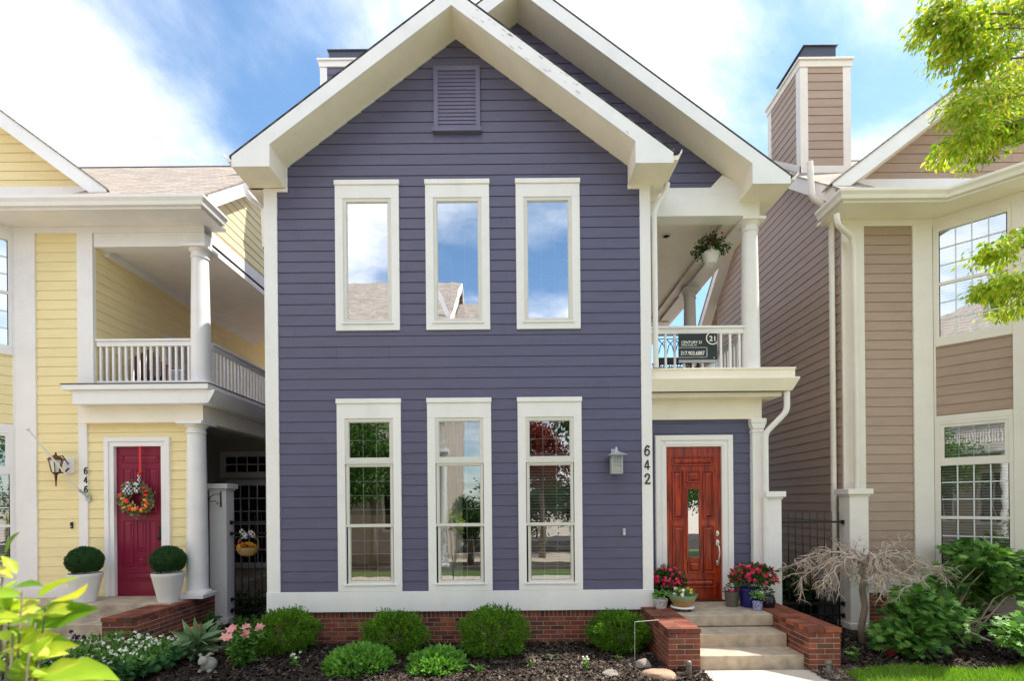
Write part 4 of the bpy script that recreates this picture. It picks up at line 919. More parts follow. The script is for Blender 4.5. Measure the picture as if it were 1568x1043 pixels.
tree('street_tree', 3.7, -14.0, (3.5, -14.0, 6.3), (1.9, 1.9, 4.4), 14000, .2, leaf_mid, 'tall green tree mirrored at the edge of the right hand windows', 5)
tree('street_tree', -1.6, -10.0, (-1.6, -10.0, 1.6), (.75, .7, 1.1), 7000, .10, leaf_dark, 'dark green bush-like tree mirrored low in the middle window', 6)
tree('street_tree', 8.2, -11.0, (8.2, -11.0, 3.6), (2.0, 1.6, 2.4), 9000, .18, leaf_mid, 'green tree mirrored in the windows of the tan house', 8)
tree('street_tree', -12.5, -7.6, (-12.5, -7.6, 3.6), (2.0, 1.6, 2.4), 9000, .18, leaf_mid, 'green tree mirrored in the windows of the yellow house', 9)
for hx_, lab in ((.6, 'left'), (4.2, 'middle'), (8.0, 'right')):
    tree('hedge_tree', hx_, -18.5, (hx_, -18.5, 2.3), (2.4, 1.0, 2.3), 9000, .2, leaf_dark, 'dense dark evergreen across the walk, the %s one of three mirrored behind the maple' % lab, int(hx_ * 10), clumps=22)
g = MB(); g.box(-14, 2.2, -10.7, -8.4, -.1, .006); g.box(-14, 14, -24, -14.2, -.1, .006); struct(g.build('planting_bed', soil))
g = MB(); g.quad((3.8, -6.1, .004), (30, -6.1, .004), (30, -1.5, .004), (3.8, -1.5, .004)); g.quad((-30, -8.35, .004), (30, -8.35, .004), (30, -7.05, .004), (-30, -7.05, .004)); g.quad((-5.8, -6.1, .004), (2.2, -6.1, .004), (2.2, -2.6, .004), (-5.8, -2.6, .004)); g.quad((2.3, -14, .004), (30, -14, .004), (30, -8.4, .004), (2.3, -8.4, .004))
struct(g.build('lawn', lawnm))

# ================================================================== PLANTING
def bush(name, px, py, w_px, h_px, Y, nl, ls, lm, label, cat, shape='oval', group=None, seed=1, twigs=True, flat=1.0, lump=.08):
    D = Y + CAMD; c = at(px, py, Y); rx = w_px / 2 * D / FPX; rz = h_px / 2 * D / FPX
    t = thing(name, (c.x, Y, 0), label, cat, group)
    P, d = shell(tuple(c), (rx, rx * flat, rz), nl, .38, lump, zmin=-.95, seed=seed)
    dd = d + NP.normal(size=d.shape) * .45 + np.array([0, 0, .35])
    keep = P[:, 2] > .01
    P, dd = P[keep], dd[keep]
    if shape == 'thin':
        n6 = len(P) // 5; P = np.repeat(P[:n6], 8, 0); dd = np.repeat(d[keep][:n6] + NP.normal(size=(n6, 3)) * .35 + np.array([0, 0, .3]), 8, 0); off = NP.uniform(0, .05, (len(P), 1)) * dd; P = P + off; dd = dd + NP.normal(size=dd.shape) * .6
    leafobj([leaves(P, dd, NP.uniform(ls * .6, ls * 1.25, len(P)), shape)], 'foliage', lm, t)
    m = MB(); g = random.Random(seed)
    for i in range(14):
        a = g.uniform(0, 6.28); e = Vector((c.x + math.cos(a) * rx * .45, Y + math.sin(a) * rx * .45 * flat, c.z + g.uniform(-.2, .5) * rz)); m.tube([(c.x, Y, -.02), Vector((c.x, Y, 0)).lerp(e, .5) + Vector((0, 0, .05)), e], [.012, .008, .003], 5)
    m.build('stems', bark, t)
    return t
G = 'rounded boxwoods along the brick foundation'
bush('boxwood_shrub', 440, 968, 84, 60, -.42, 9000, .042, leaf_box, 'rounded boxwood at the left corner of the purple house, next to the metal gate', 'shrub', 'thin', G, 41)
bush('boxwood_shrub', 604, 973, 92, 62, -.45, 10000, .042, leaf_box, 'rounded boxwood below the left lower window of the purple house', 'shrub', 'thin', G, 42)
bush('boxwood_shrub', 756, 970, 98, 70, -.55, 11000, .042, leaf_box, 'largest rounded boxwood, below the gap between middle and right lower windows', 'shrub', 'thin', G, 43)
bush('boxwood_shrub', 947, 969, 84, 56, -.45, 9500, .042, leaf_box, 'rounded boxwood left of the entry steps, against the brick cheek wall', 'shrub', 'thin', G, 44)
G = 'low pale green mounds in the mulch'
bush('leafy_mound', 550, 1018, 98, 50, -1.15, 3200, .075, leaf_lite, 'pale green leafy mound in the mulch, the left and wider of two', 'plant', 'oval', G, 45)
bush('leafy_mound', 669, 1023, 84, 50, -1.2, 3000, .075, leaf_lite, 'pale green leafy mound in the mulch, the right and narrower of two', 'plant', 'oval', G, 46)

# mulch chips
def chips(name, regions, m, sz=(.012, .045), label='', seed=5):
    g = np.random.default_rng(seed); V = []; F = []; o = 0
    for (x0, x1, y0, y1, n) in regions:
        x = g.uniform(x0, x1, n); y = g.uniform(y0, y1, n); a = g.uniform(0, 6.28, n); s = g.uniform(*sz, n); t = g.normal(0, .35, (n, 2)); w2 = s * g.uniform(.2, .5, n)
        ca, sa = np.cos(a), np.sin(a); q = []
        for u, v in ((-1, -1), (1, -.6), (1.1, .8), (-.9, 1)):
            dx_ = u * s; dy_ = v * w2; q.append(np.stack([x + ca * dx_ - sa * dy_, y + sa * dx_ + ca * dy_, .012 + s * .3 + dx_ * t[:, 0] + dy_ * t[:, 1] * 1.5], 1))
        v = np.stack(q, 1).reshape(-1, 3); V.append(v); F += [tuple(o + i * 4 + j for j in range(4)) for i in range(n)]; o += 4 * n
    me = bpy.data.meshes.new(name); me.from_pydata(np.concatenate(V).tolist(), [], F); ob = link(name, me, m); return tag(ob, label, 'mulch', None, 'stuff')
chips('mulch', [(-3.9, 1.88, -1.8, -.05, 24000), (4.08, 7.6, -1.5, 1.2, 16000), (-5.4, -3.8, -1.8, 1.6, 7000), (1.2, 2.3, -1.9, -1.35, 2500)], mulchm, label='dark shredded bark mulch covering the planting beds')
chips('sunlit_chips', [(.2, 2.32, -1.85, -1.0, 5000), (3.66, 5.0, -1.75, -1.3, 3600)], ramp_mat('sunlit_wood_chip', [(.10, .075, .055), (.22, .17, .13), (.34, .27, .21), (.06, .045, .035)], .9), (.008, .03), 'pale wood chips beside the entry steps, sunlight on the mulch put into their colour', 6)  # paler chips over the sunlit strip, part of the sun in their colour
# grass
def grass(name, x0, x1, y0, y1, n, h, edge=None, label='', seed=8):
    g = np.random.default_rng(seed); P = np.stack([g.uniform(x0, x1, n), g.uniform(y0, y1, n), np.zeros(n)], 1)
    if edge: P = P[P[:, 1] < edge(P[:, 0])]
    D = g.normal(size=P.shape) * .35 + np.array([0, 0, 1]); ob = leafobj([leaves(P, D, g.uniform(h * .6, h * 1.2, len(P)), 'blade')], name, grassm); return tag(ob, label, 'grass', None, 'stuff')
grass('lawn_grass', 4.0, 7.2, -2.3, -1.0, 26000, .09, lambda x: -1.42 + .10 * np.sin(x * 3) + .12 * (x - 5.0) * (x < 5), 'short bright green lawn grass beyond the mulch at bottom right')
# rocks
def rock(px, py, w_px, h_px, Y, label, m_, seed, cat='rock', nm='garden_rock'):
    c = at(px, py, Y); D = Y + CAMD; rx = w_px / 2 * D / FPX; rz = h_px / 2 * D / FPX
    bm = MB(); bm.ball((0, 0, 0), 1.0, 18, 12); g = np.random.default_rng(seed); v = np.array(bm.v); v /= np.linalg.norm(v, axis=1, keepdims=True)
    r_ = 1 + .0 * v[:, 0]
    for i in range(5): k_ = g.normal(size=3) * 2.2; r_ += .09 * np.sin(v @ k_ + g.uniform(0, 6))
    for i in range(6):
        d = g.normal(size=3); d /= np.linalg.norm(d); h = g.uniform(.72, .9); pr = (v * r_[:, None]) @ d; r_ = np.where(pr > h, r_ * h / np.maximum(pr, .01), r_)
    v = v * r_[:, None] * np.array([rx, rx * .8, rz]) + np.array([c.x, Y, c.z]); bm.v = [tuple(p) for p in v]
    return tag(bm.build(nm, m_, smooth='auto'), label, cat)
tanrock = mat('tan_rock', (.34, .22, .15), .9, .25, 4, .6, 30); greyrock = mat('grey_rock', (.24, .21, .18), .9, .25, 5, .6, 30)
rock(1008, 1038, 54, 26, -1.62, 'large tan rock in front of the left brick cheek wall', tanrock, 1)
rock(984, 1018, 24, 17, -1.3, 'small grey rock behind the large tan rock', greyrock, 2)
rock(935, 1032, 24, 13, -1.55, 'small pale rock lying in wood chips left of the tan rock', greyrock, 3)
rock(1548, 1030, 60, 16, -1.3, 'flat grey stone at the edge of the lawn, far right', greyrock, 4)
rock(1344, 984, 17, 16, -.35, 'dark slate coloured round stone beside the bare tree trunk', mat('slate_stone', (.05, .05, .075), .5, .2), 5)
# bollard path lights
for k, (px, lab) in enumerate(((1055, 'small metal bollard path light in front of the left brick cheek wall'), (1269, 'small metal bollard path light in front of the right brick cheek wall'))):
    c = at(px, 1040, -1.62)
    if k == 0:
        bl = thing('path_light', (c.x, -1.62, 0), lab, 'path light', 'bollard path lights by the steps'); z = 0
        m = MB(); m.lathe((c.x, -1.62, 0), [(.032, 0), (.032, .14)], 18); m.build('post', mat('weathered_metal', (.16, .14, .12), .5, .2, metal=.5), bl, smooth='auto')
        m = MB(); m.lathe((c.x, -1.62, 0), [(.026, .14), (.026, .165)], 18); m.build('lens', mat('dark_lens', (.08, .08, .07), .2, .1), bl, smooth='auto')
        m = MB(); m.lathe((c.x, -1.62, 0), [(.036, .165), (.036, .185), (.03, .202), (.012, .212), (.002, .213)], 18); m.build('cap', mat('weathered_metal', None), bl, smooth='auto')
    else: copy_tree(bl, (c.x, -1.62, 0), lab)
c = at(243, 1030, -1.2); q = thing('path_light', (c.x, -1.2, 0), 'low mushroom shaped path light with purple-grey cap among the white flowers', 'path light')
m = MB(); m.lathe((c.x, -1.2, 0), [(.03, 0), (.03, .12)], 16); m.build('post', blackm, q, smooth='auto')
m = MB(); m.lathe((c.x, -1.2, .0), [(.10, .125), (.10, .135), (.06, .165), (.015, .18), (.002, .182)], 20); m.build('cap', mat('plum_metal', (.16, .13, .2), .3, .1, metal=.5), q, smooth='auto')
# rabbit figurine
c = at(318, 1030, -1.25); q = thing('rabbit_figurine', (c.x, -1.25, 0), 'small pale stone rabbit figurine sitting beside the pink peony', 'garden ornament')
m = MB(); stone = mat('pale_cast_stone', (.30, .28, .24), .9, .2, 10, .5, 60)
m.ball((c.x, -1.22, .09), (.085, .11, .095), 16, 12); m.ball((c.x - .01, -1.33, .17), (.055, .062, .06), 16, 12); m.ball((c.x - .012, -1.385, .158), (.026, .024, .022), 10, 8)
m.ball((c.x + .055, -1.3, .03), (.03, .05, .03), 10, 8); m.ball((c.x - .06, -1.3, .03), (.03, .05, .03), 10, 8); m.ball((c.x + .02, -1.12, .09), (.03, .03, .03), 10, 8)
m.tube([(c.x - .04, -1.31, .2), (c.x - .075, -1.28, .235), (c.x - .10, -1.23, .215)], [.018, .022, .008], 8); m.tube([(c.x + .02, -1.31, .215), (c.x + .045, -1.27, .245), (c.x + .06, -1.21, .22)], [.018, .022, .008], 8)
m.build('body', stone, q, smooth=True)

# white flowering ground cover (left bed)
g = np.random.default_rng(3)
def bed_pts(n, x0, x1, y0, y1): return np.stack([g.uniform(x0, x1, n), g.uniform(y0, y1, n), np.zeros(n)], 1)
P = bed_pts(5200, -6.4, -4.45, -1.75, -.75); P = P[(P[:, 0] + 5.4) ** 2 / 1.3 + (P[:, 1] + 1.3) ** 2 / .3 < 1 + .2 * np.sin(P[:, 0] * 9)]
hh = .10 + .14 * g.random(len(P)); P[:, 2] = hh
ob = leafobj([leaves(P, g.normal(size=P.shape) * np.array([1, 1, .3]), g.uniform(.05, .11, len(P)), 'palm', nrm=(0, 0, 1.6))], 'flower_foliage', ramp_mat('bluish_green_leaf', [(0.03, 0.10, 0.035), (0.05, 0.15, 0.05), (0.09, 0.20, 0.06)], 0.5, 0.2)); tag(ob, 'dark green lobed foliage filling the bed beside the yellow house steps', 'ground cover', None, 'stuff')
P = bed_pts(2600, -6.5, -4.5, -1.7, -.8); P[:, 2] = g.uniform(.1, .42, len(P)) * (1 - .35 * np.abs(P[:, 0] + 5.4))
ob = leafobj([leaves(P, g.normal(size=P.shape) * .5 + np.array([0, 0, 1]), g.uniform(.04, .09, len(P)), 'oval')], 'flower_stems', leaf_mid); tag(ob, 'upright yellow-green stems and buds rising above the flower bed', 'ground cover', None, 'stuff')
P = bed_pts(330, -6.4, -4.6, -1.65, -.8); P[:, 2] = g.uniform(.22, .42, len(P)); B = np.repeat(P, 2, 0) + g.normal(0, .008, (len(P) * 2, 3))
ob = leafobj([leaves(B, g.normal(size=B.shape), g.uniform(.03, .05, len(B)), 'bloom', nrm=(0, -2, 1))], 'white_flowers', whitep); tag(ob, 'small white blossoms scattered over the flower bed below the yellow house', 'flowers', None, 'stuff')

def small_plant(name, px, py, Y, h, label, cat, fl=None, nfl=0, lm=leaf_mid, spread=.5, nl=26, ls=.07, shape='oval', fs=.045, group=None, seed=1, flow_z=.9):
    c = at(px, py, Y); c.z = 0; t = thing(name, (c.x, Y, 0), label, cat, group); g_ = np.random.default_rng(seed)
    m = MB(); n = max(5, nfl); tips = []
    for i in range(n):
        a = g_.uniform(0, 6.28); s = g_.uniform(.1, 1) * spread * h; e = Vector((c.x + math.cos(a) * s, Y + math.sin(a) * s, h * g_.uniform(.75, 1))); tips.append(e)
        m.tube([(c.x, Y, -.01), Vector((c.x, Y, 0)).lerp(e, .55) + Vector((0, 0, h * .12)), e], [.005, .004, .002], 5)
    m.build('stems', leaf_mid, t)
    P = np.array([[*Vector((c.x, Y, 0)).lerp(tips[i % n], g_.uniform(.05, .85))] for i in range(nl)]); D = g_.normal(size=P.shape) * np.array([1, 1, .4]) + np.array([0, 0, .35])
    leafobj([leaves(P, D, g_.uniform(ls * .7, ls * 1.3, nl), shape, nrm=(0, 0, 1))], 'leaves', lm, t)
    if fl:
        F_ = np.repeat(np.array([[*e] for e in tips]), 3, 0) + g_.normal(0, fs * .15, (n * 3, 3))
        leafobj([leaves(F_, g_.normal(size=F_.shape), g_.uniform(fs * .8, fs * 1.2, n * 3), 'bloom', nrm=(0, -2, 1))], 'flowers', fl, t)
    return t
small_plant('peony_plant', 372, 1020, -1.05, .55, 'leafy peony with soft pink blooms beside the stone rabbit', 'plant', softpink, 4, leaf_mid, .55, 330, .15, 'long', .12, seed=2)
small_plant('peony_plant', 395, 985, -.5, .42, 'dense green peony foliage between the pink peony and the left boxwood', 'plant', None, 0, leaf_box, .7, 260, .14, 'long', seed=3)
small_plant('daylily_clump', 300, 1000, -.75, .42, 'arching grey-green strap leaved clump in front of the white gate pillar', 'plant', None, 0, leaf_silver, .5, 70, .34, 'thin', seed=4)
small_plant('violet_flower', 118, 985, -1.0, .48, 'dark violet flowers on thin stems before the yellow house steps', 'flower', violetp, 9, leaf_mid, .3, 18, .08, fs=.05, seed=5)
small_plant('poppy', 296, 950, -.6, .44, 'single red poppy standing beside the brick side wall of the yellow house', 'flower', orangep, 1, leaf_mid, .15, 12, .09, fs=.07, seed=6)
small_plant('climbing_plant', 322, 938, .55, .42, 'small leafy plant growing at the corner of the brick side wall and white pillar', 'plant', None, 0, leaf_dark, .3, 60, .11, 'palm', seed=7)
small_plant('white_flower_clump', 283, 968, -.7, .30, 'cluster of larger white flowers at the end of the brick side wall', 'flower', whitep, 7, leaf_mid, .6, 30, .09, fs=.08, seed=8)
small_plant('seedling', 450, 1030, -1.1, .2, 'small white flowered seedling in mulch left of the pale mounds', 'plant', whitep, 5, leaf_lite, .5, 22, .07, fs=.035, seed=9)
small_plant('seedling', 897, 1030, -1.35, .2, 'small pale flowered seedling in the chips left of the pale rock', 'plant', whitep, 3, leaf_lite, .25, 18, .06, fs=.03, seed=10)
small_plant('seedling', 812, 1032, -1.2, .09, 'tiny green seedling in dark mulch below the right lower window', 'plant', None, 0, leaf_mid, .8, 20, .05, seed=11)
small_plant('seedling', 843, 1012, -.9, .08, 'tiny grey green seedling behind the others in the mulch', 'plant', None, 0, leaf_silver, .8, 16, .05, seed=12)
small_plant('seedling', 945, 1012, -1.0, .10, 'tiny seedling in mulch in front of the boxwood beside the steps', 'plant', None, 0, leaf_mid, .6, 14, .05, seed=13)
small_plant('seedling', 735, 1040, -1.4, .13, 'feathery tuft of thin green leaves right of the narrower mound', 'plant', None, 0, leaf_mid, .6, 50, .08, 'thin', seed=14)
small_plant('seedling', 1308, 1015, -1.15, .24, 'pale leaved seedling with flower stalk in mulch right of the brick cheek wall', 'plant', None, 0, leaf_lite, .3, 14, .10, seed=15)
small_plant('geranium_seedling', 1363, 1005, -.95, .10, 'tiny plant with one red flower in mulch under the bare tree', 'flower', darkredp, 1, leaf_mid, .4, 10, .05, fs=.06, seed=16)
# shade plants behind the two metal fences
small_plant('hosta', 1235, 935, 1.9, .65, 'dark green leafy plant behind the right metal fence', 'plant', None, 0, leaf_dark, .9, 200, .2, 'oval', seed=17)
small_plant('hosta', 1215, 930, 2.6, .9, 'taller dark plant deep in the passage behind the right fence', 'plant', None, 0, leaf_dark, .8, 220, .2, 'oval', seed=18)
small_plant('fern', 385, 945, 2.0, .55, 'dark green fern behind the left metal gate', 'plant', None, 0, leaf_dark, .9, 240, .18, 'long', seed=19)
small_plant('fern', 372, 962, .5, .40, 'feathery green fern at the foot of the left metal gate', 'plant', None, 0, leaf_mid, .6, 160, .12, 'thin', seed=20)

# big palmate shrub on the right
def palm_shrub():
    t = thing('oakleaf_shrub', (6.4, -.4, 0), 'large sprawling shrub with big lobed green leaves under the tan house window', 'shrub')
    g_ = random.Random(5); m = MB(); parts = []; cl = []
    for i in range(34):
        px = g_.uniform(1365, 1600); lo = 985; hi = 850 + max(0, (1450 - px)) * 1.15 if px < 1450 else g_.choice([835, 850, 845])
        py = g_.uniform(hi, lo); Y = g_.uniform(-1.0, .35) - (py - 900) * .004; cl.append(at(px, py, Y))
    for i, c in enumerate(cl):
        b = Vector((6.6 + g_.uniform(-.5, .5), -.2 + g_.uniform(-.3, .3), 0)); mid = b.lerp(c, .55) + Vector((0, 0, .18)); m.tube([b, mid, c], [.016, .011, .004], 6)
        P, D = shell(tuple(c), (.27, .24, .17), 125, .7, .2, seed=100 + i); D = D * np.array([1, 1, .5]) + np.array([0, -.25, -.15])
        k = P[:, 2] > .05
        parts.append(leaves(P[k], D[k] + NP.normal(size=D[k].shape) * .3, NP.uniform(.07, .145, int(k.sum())), 'palm', nrm=(0, -.9, 1.8)))
    m.build('stems', twig, t, smooth=True); leafobj(parts, 'foliage', ramp_mat('lobed_leaf', [(.03, .10, .02), (.08, .21, .03), (.16, .33, .06), (.24, .42, .10)], .5, .3), t)
palm_shrub()

# bare weeping tree
def bare_tree():
    b = at(1322, 985, -.25); b.z = 0; t = thing('bare_weeping_tree', tuple(b), 'leafless weeping dwarf tree with bleached drooping twigs before the tan house', 'tree')
    g_ = random.Random(12); m = MB(); tp = at(1326, 868, -.25)
    m.tube([(b.x - .0, b.y, -.05), (b.x - .03, b.y, .25), (b.x + .03, b.y, .55), (b.x - .01, b.y, .8), tp], [.062, .048, .045, .045, .05], 10)
    m.build('trunk', mat('pale_bark', (.27, .21, .15), .9, .3, 12, .8, 30, (1, 1, .3)), t, smooth=True)
    m = MB()
    def seg(p, d, l, r, n, grav, wob):
        pts = [p.copy()]; q = p.copy(); dd = d.copy()
        for i in range(n):
            dd = (dd + Vector((g_.gauss(0, wob), g_.gauss(0, wob), g_.gauss(0, wob) - grav))).normalized(); q = q + dd * l / n; pts.append(q.copy())
        m.tube(pts, [r * (1 - .65 * i / n) for i in range(n + 1)], 5); return pts, dd
    for i in range(10):
        a = i / 10 * 6.283 + g_.uniform(-.25, .25); Rr = g_.uniform(.75, 1.15); o = Vector((math.cos(a), math.sin(a) * .75, 0)); pts = []
        up = g_.uniform(.16, .34)
        for k in range(11):
            t_ = k / 10; pts.append(tp + o * Rr * t_ + Vector((g_.gauss(0, .02), g_.gauss(0, .02), up * math.sin(min(1, t_ * 1.5) * 2.2) - .30 * t_ ** 2.2 + g_.gauss(0, .018))))
        m.tube(pts, [.024 * (1 - .075 * k) for k in range(11)], 6)
        for k in range(2, 11):
            for _ in range(2):
                d = (o * g_.uniform(.1, .9) + Vector((g_.gauss(0, .6), g_.gauss(0, .6), g_.gauss(-.05, .5)))).normalized(); P2, dd = seg(pts[k], d, g_.uniform(.18, .44), .0095, 5, .17, .24)
                for q in P2[2:]:
                    for _ in range(2): seg(q, (dd + Vector((g_.gauss(0, .7), g_.gauss(0, .7), g_.gauss(-.1, .5)))).normalized(), g_.uniform(.07, .20), .0048, 3, .14, .28)
    m.build('branches', twig, t, smooth=True)
bare_tree()

# overhanging honey locust, top right, and its trunk outside the frame
def locust():
    t = thing('honey_locust_tree', (8.0, -3.6, 0), 'honey locust tree whose bright lime green branches hang in at the top right', 'tree')
    g_ = random.Random(9); m = MB(); hub = Vector((7.6, -3.3, 5.2))
    m.tube([(8.0, -3.6, -.1), (7.95, -3.55, 2), (7.8, -3.4, 4), hub, (7.2, -3.1, 7.5), (7.0, -3.0, 9.2)], [.2, .17, .15, .12, .08, .03], 10)
    parts = []
    def spray(c, rx, ry, rz, n, ls=.055):
        P, D = shell(tuple(c), (rx, ry, rz), n, .9, .3, seed=g_.randrange(9999)); D = D * .5 + NP.normal(size=D.shape) * .4 + np.array([-.15, 0, -.75])
        parts.append(leaves(P, D, NP.uniform(ls * .7, ls * 1.6, len(P)), 'thin' if len(P) % 3 else 'oval', nrm=(0, 0, .8)))
    spots = [(1440, 20, 36, 34), (1475, 45, 40, 40), (1520, 30, 44, 44), (1560, 15, 30, 40), (1455, 75, 26, 26), (1502, 95, 24, 26), (1420, 38, 16, 14), (1545, 78, 20, 16),
             (1560, 130, 34, 34), (1520, 150, 36, 30), (1480, 165, 34, 26), (1540, 190, 36, 26), (1490, 205, 32, 24), (1462, 225, 24, 16), (1590, 170, 40, 40), (1505, 235, 18, 10), (1465, 150, 16, 14),
             (1525, 385, 26, 20), (1555, 430, 26, 26), (1520, 440, 22, 14), (1550, 475, 24, 12), (1560, 365, 16, 18), (1590, 440, 30, 30)]
    for px, py, rx, rz in spots:
        Y = -2.8 + g_.uniform(-.35, .35); c = at(px, py, Y); D = Y + CAMD; k = D / FPX
        spray(c, rx * k, .28, rz * k, int(170 + rx * rz * .55))
        e = Vector(c); st = hub if py < 300 else Vector((7.85, -3.45, 3.6)); mid = st.lerp(e, .55) + Vector((0, 0, .45)); m.tube([st, mid, st.lerp(e, .85) + Vector((0, 0, .18)), e], [.035, .018, .010, .004], 6)
    for i in range(16):
        c = Vector((g_.uniform(5.9, 9.6), g_.uniform(-5, -2.3), g_.uniform(5.6, 9.4))); spray(c, .7, .6, .45, 420, .07); m.tube([hub, hub.lerp(c, .5) + Vector((0, 0, .3)), c], [.05, .03, .01], 6)
    m.build('trunk', bark, t, smooth=True); leafobj(parts, 'crown', leaf_lime, t)
locust()

# foreground shrub with big lime leaves, bottom left, close to the camera
def fore():
    t = thing('lime_shrub', (-1.55, -6.15, 0), 'out of focus lime green large leaved shrub close up at the bottom left corner', 'shrub')
    g_ = random.Random(4); m = MB(); P = []; D = []; Sz = []
    root = Vector((-1.75, -6.15, 0))
    tips = [(5, 860, .1), (35, 905, .0), (15, 930, .1), (20, 970, -.1), (55, 950, .05), (45, 1000, -.1), (80, 1020, 0), (10, 1020, -.1), (30, 1050, 0), (90, 1060, -.05), (5, 900, .1), (60, 985, 0), (-20, 950, 0), (120, 1075, 0), (70, 930, 0)]
    for px, py, dy_ in tips:
        Y = -6.1 + dy_; c = at(px, py, Y); m.tube([root, root.lerp(c, .6) + Vector((0, 0, .05)), c], [.007, .005, .003], 6)
        for j in range(8):
            f_ = g_.uniform(.88, 1.0); P.append([*root.lerp(c, f_)]); a = g_.uniform(-.9, 3.6)
            D.append([math.cos(a) * .9 + .25, g_.gauss(0, .6), math.sin(a) * .5 + .1]); Sz.append(g_.uniform(.05, .105))
    for px, py, ex, ey in ((8, 850, 22, 815), (60, 915, 112, 878), (75, 922, 134, 904), (50, 950, 137, 932), (60, 948, 98, 922), (30, 985, 82, 972), (50, 1010, 110, 985), (55, 1035, 172, 1028), (70, 1030, 118, 1012), (20, 900, 62, 893), (25, 880, 5, 850), (90, 1045, 160, 1050), (10, 960, 60, 940)):
        Y = -6.12 + g_.uniform(-.08, .08); a = at(px, py, Y); b = at(ex, ey, Y); P.append([*a]); D.append([*(b - a)]); Sz.append((b - a).length * 1.05)
    leafobj([leaves(np.array(P), np.array(D), np.array(Sz) * 1.0, 'broad', nrm=(0, -.9, .8))], 'foliage', leaf_lime, t).data.polygons.foreach_set('use_smooth', [True] * (8 * len(P))); m.build('stems', bark, t, smooth=True)
fore()

# ================================================================== FENCES, PILLARS, ENTRY OBJECTS
def pillar(name, x0, x1, y0, y1, z1, label, tm):
    t = thing(name, ((x0 + x1) / 2, (y0 + y1) / 2, 0), label, 'pillar'); t['kind'] = 'thing'
    m = MB(); m.box(x0, x1, y0, y1, 0.12, z1 - .10); m.build('shaft', tm, t, bevel=.006)
    m = MB(); m.box(x0 - .025, x1 + .025, y0 - .025, y1 + .025, -.05, .12); m.build('plinth', tm, t, bevel=.006)
    m = MB(); m.box(x0 - .05, x1 + .05, y0 - .05, y1 + .05, z1 - .09, z1); m.box(x0 - .02, x1 + .02, y0 - .02, y1 + .02, z1 - .12, z1 - .091); m.build('cap', tm, t, bevel=.006)
    return t
pillar('gate_pillar', -5.49, -5.19, 1.32, 1.58, at(335, 741, 1.3).z, 'white square pillar with flat cap between yellow porch column and metal gate', ytrim)
pillar('fence_pillar', 5.45, 5.76, .52, .80, at(1305, 749, .52).z, 'tall white square pillar at the corner of the tan house, behind the bare tree', ttrim)
pillar('fence_pillar', at(1176, 800, .3).x, at(1197, 800, .3).x, .30, .56, at(1185, 753, .3).z, 'narrow white pillar beside the downspout, right of the red door', trim)
def fence(name, x0, x1, Y, n, rails, zt, label, cat):
    t = thing(name, ((x0 + x1) / 2, Y, 0), label, cat)
    for z in rails:
        m = MB(); m.box(x0, x1, Y - .018, Y + .018, z - .018, z + .018)
        for xx in (x0, x1): m.box(xx - .012, xx + .012, Y - .03, Y + .03, z - .04, z + .03)
        m.build('rail', blackm, t)
    for i in range(n):
        x = x0 + (x1 - x0) * (i + .5) / n; m = MB(); m.box(x - .011, x + .011, Y - .0085, Y + .0085, .04, zt); m.v[-4:] = [(x + (p[0] - x) * .3, Y + (p[1] - Y) * .3, zt + .03) for p in m.v[-4:]]
        m.build('bar', blackm, t)
    return t
fence('metal_gate', -5.17, -3.95, 1.45, 10, [at(380, q, 1.45).z for q in (800, 817, 918, 935)], at(380, 797, 1.45).z + .08, 'black metal gate between the white pillar and the purple house corner', 'gate')
fence('metal_fence', 4.34, 5.42, .66, 9, [at(1245, q, .66).z for q in (800, 925, 943)], at(1240, 787, .66).z, 'black metal fence between the two white pillars right of the entry', 'fence')
# wrought iron plant hook on the left pillar
m = MB(); c = at(331, 765, 1.3); hx = c.x + .08
h = thing('plant_hook', (hx, 1.3, c.z), 'rusty wrought iron plant hook on the white gate pillar', 'hook')
m.box(hx - .01, hx + .01, 1.295, 1.315, c.z - .14, c.z + .14)
m.tube([(hx, 1.29, c.z + .09), (hx - .06, 1.22, c.z + .09), (hx - .12, 1.15, c.z + .02), (hx - .10, 1.16, c.z - .04), (hx - .05, 1.22, c.z - .03), (hx - .02, 1.27, c.z - .09)], .008, 6)
m.tube([(hx - .12, 1.15, c.z + .02), (hx - .17, 1.12, c.z - .06), (hx - .2, 1.1, c.z - .05)], .007, 6)
m.build('bracket', bronze, h, smooth=True)
# basket hanging on the gate
Yb = 1.36; c = at(382, 840, Yb); gb = thing('hanging_gate_basket', (c.x, Yb, c.z - .12), 'half round wicker basket of yellow and red flowers hanging on the black metal gate', 'basket')
wick = mat('wicker', (.42, .27, .10), .8, .3, 60, .9, 90, (1, 1, 4))
m = MB(); m.lathe((c.x, Yb - .06, c.z - .14), [(.03, 0), (.13, .02), (.185, .08), (.20, .15), (.195, .155), (.17, .1)], 22, 1, .55); m.build('basket_bowl', wick, gb, smooth='auto')
m = MB(); m.tube([(c.x - .19, Yb - .05, c.z), (c.x - .17, Yb - .03, c.z + .15), (c.x, Yb - .02, c.z + .27), (c.x + .17, Yb - .03, c.z + .15), (c.x + .19, Yb - .05, c.z)], .010, 6); m.build('basket_handle', wick, gb, smooth=True)
P, D = shell((c.x, Yb - .08, c.z + .03), (.17, .10, .075), 110, .3, .1, -.2, 3)
leafobj([leaves(P, D + np.array([0, -.3, .2]), .055, 'bloom', nrm=None)], 'yellow_blooms', yellowp, gb)
P, D = shell((c.x - .09, Yb - .12, c.z + .05), (.11, .06, .06), 34, .3, .1, -.2, 4); leafobj([leaves(P, D, .05, 'bloom')], 'red_blooms', darkredp, gb)
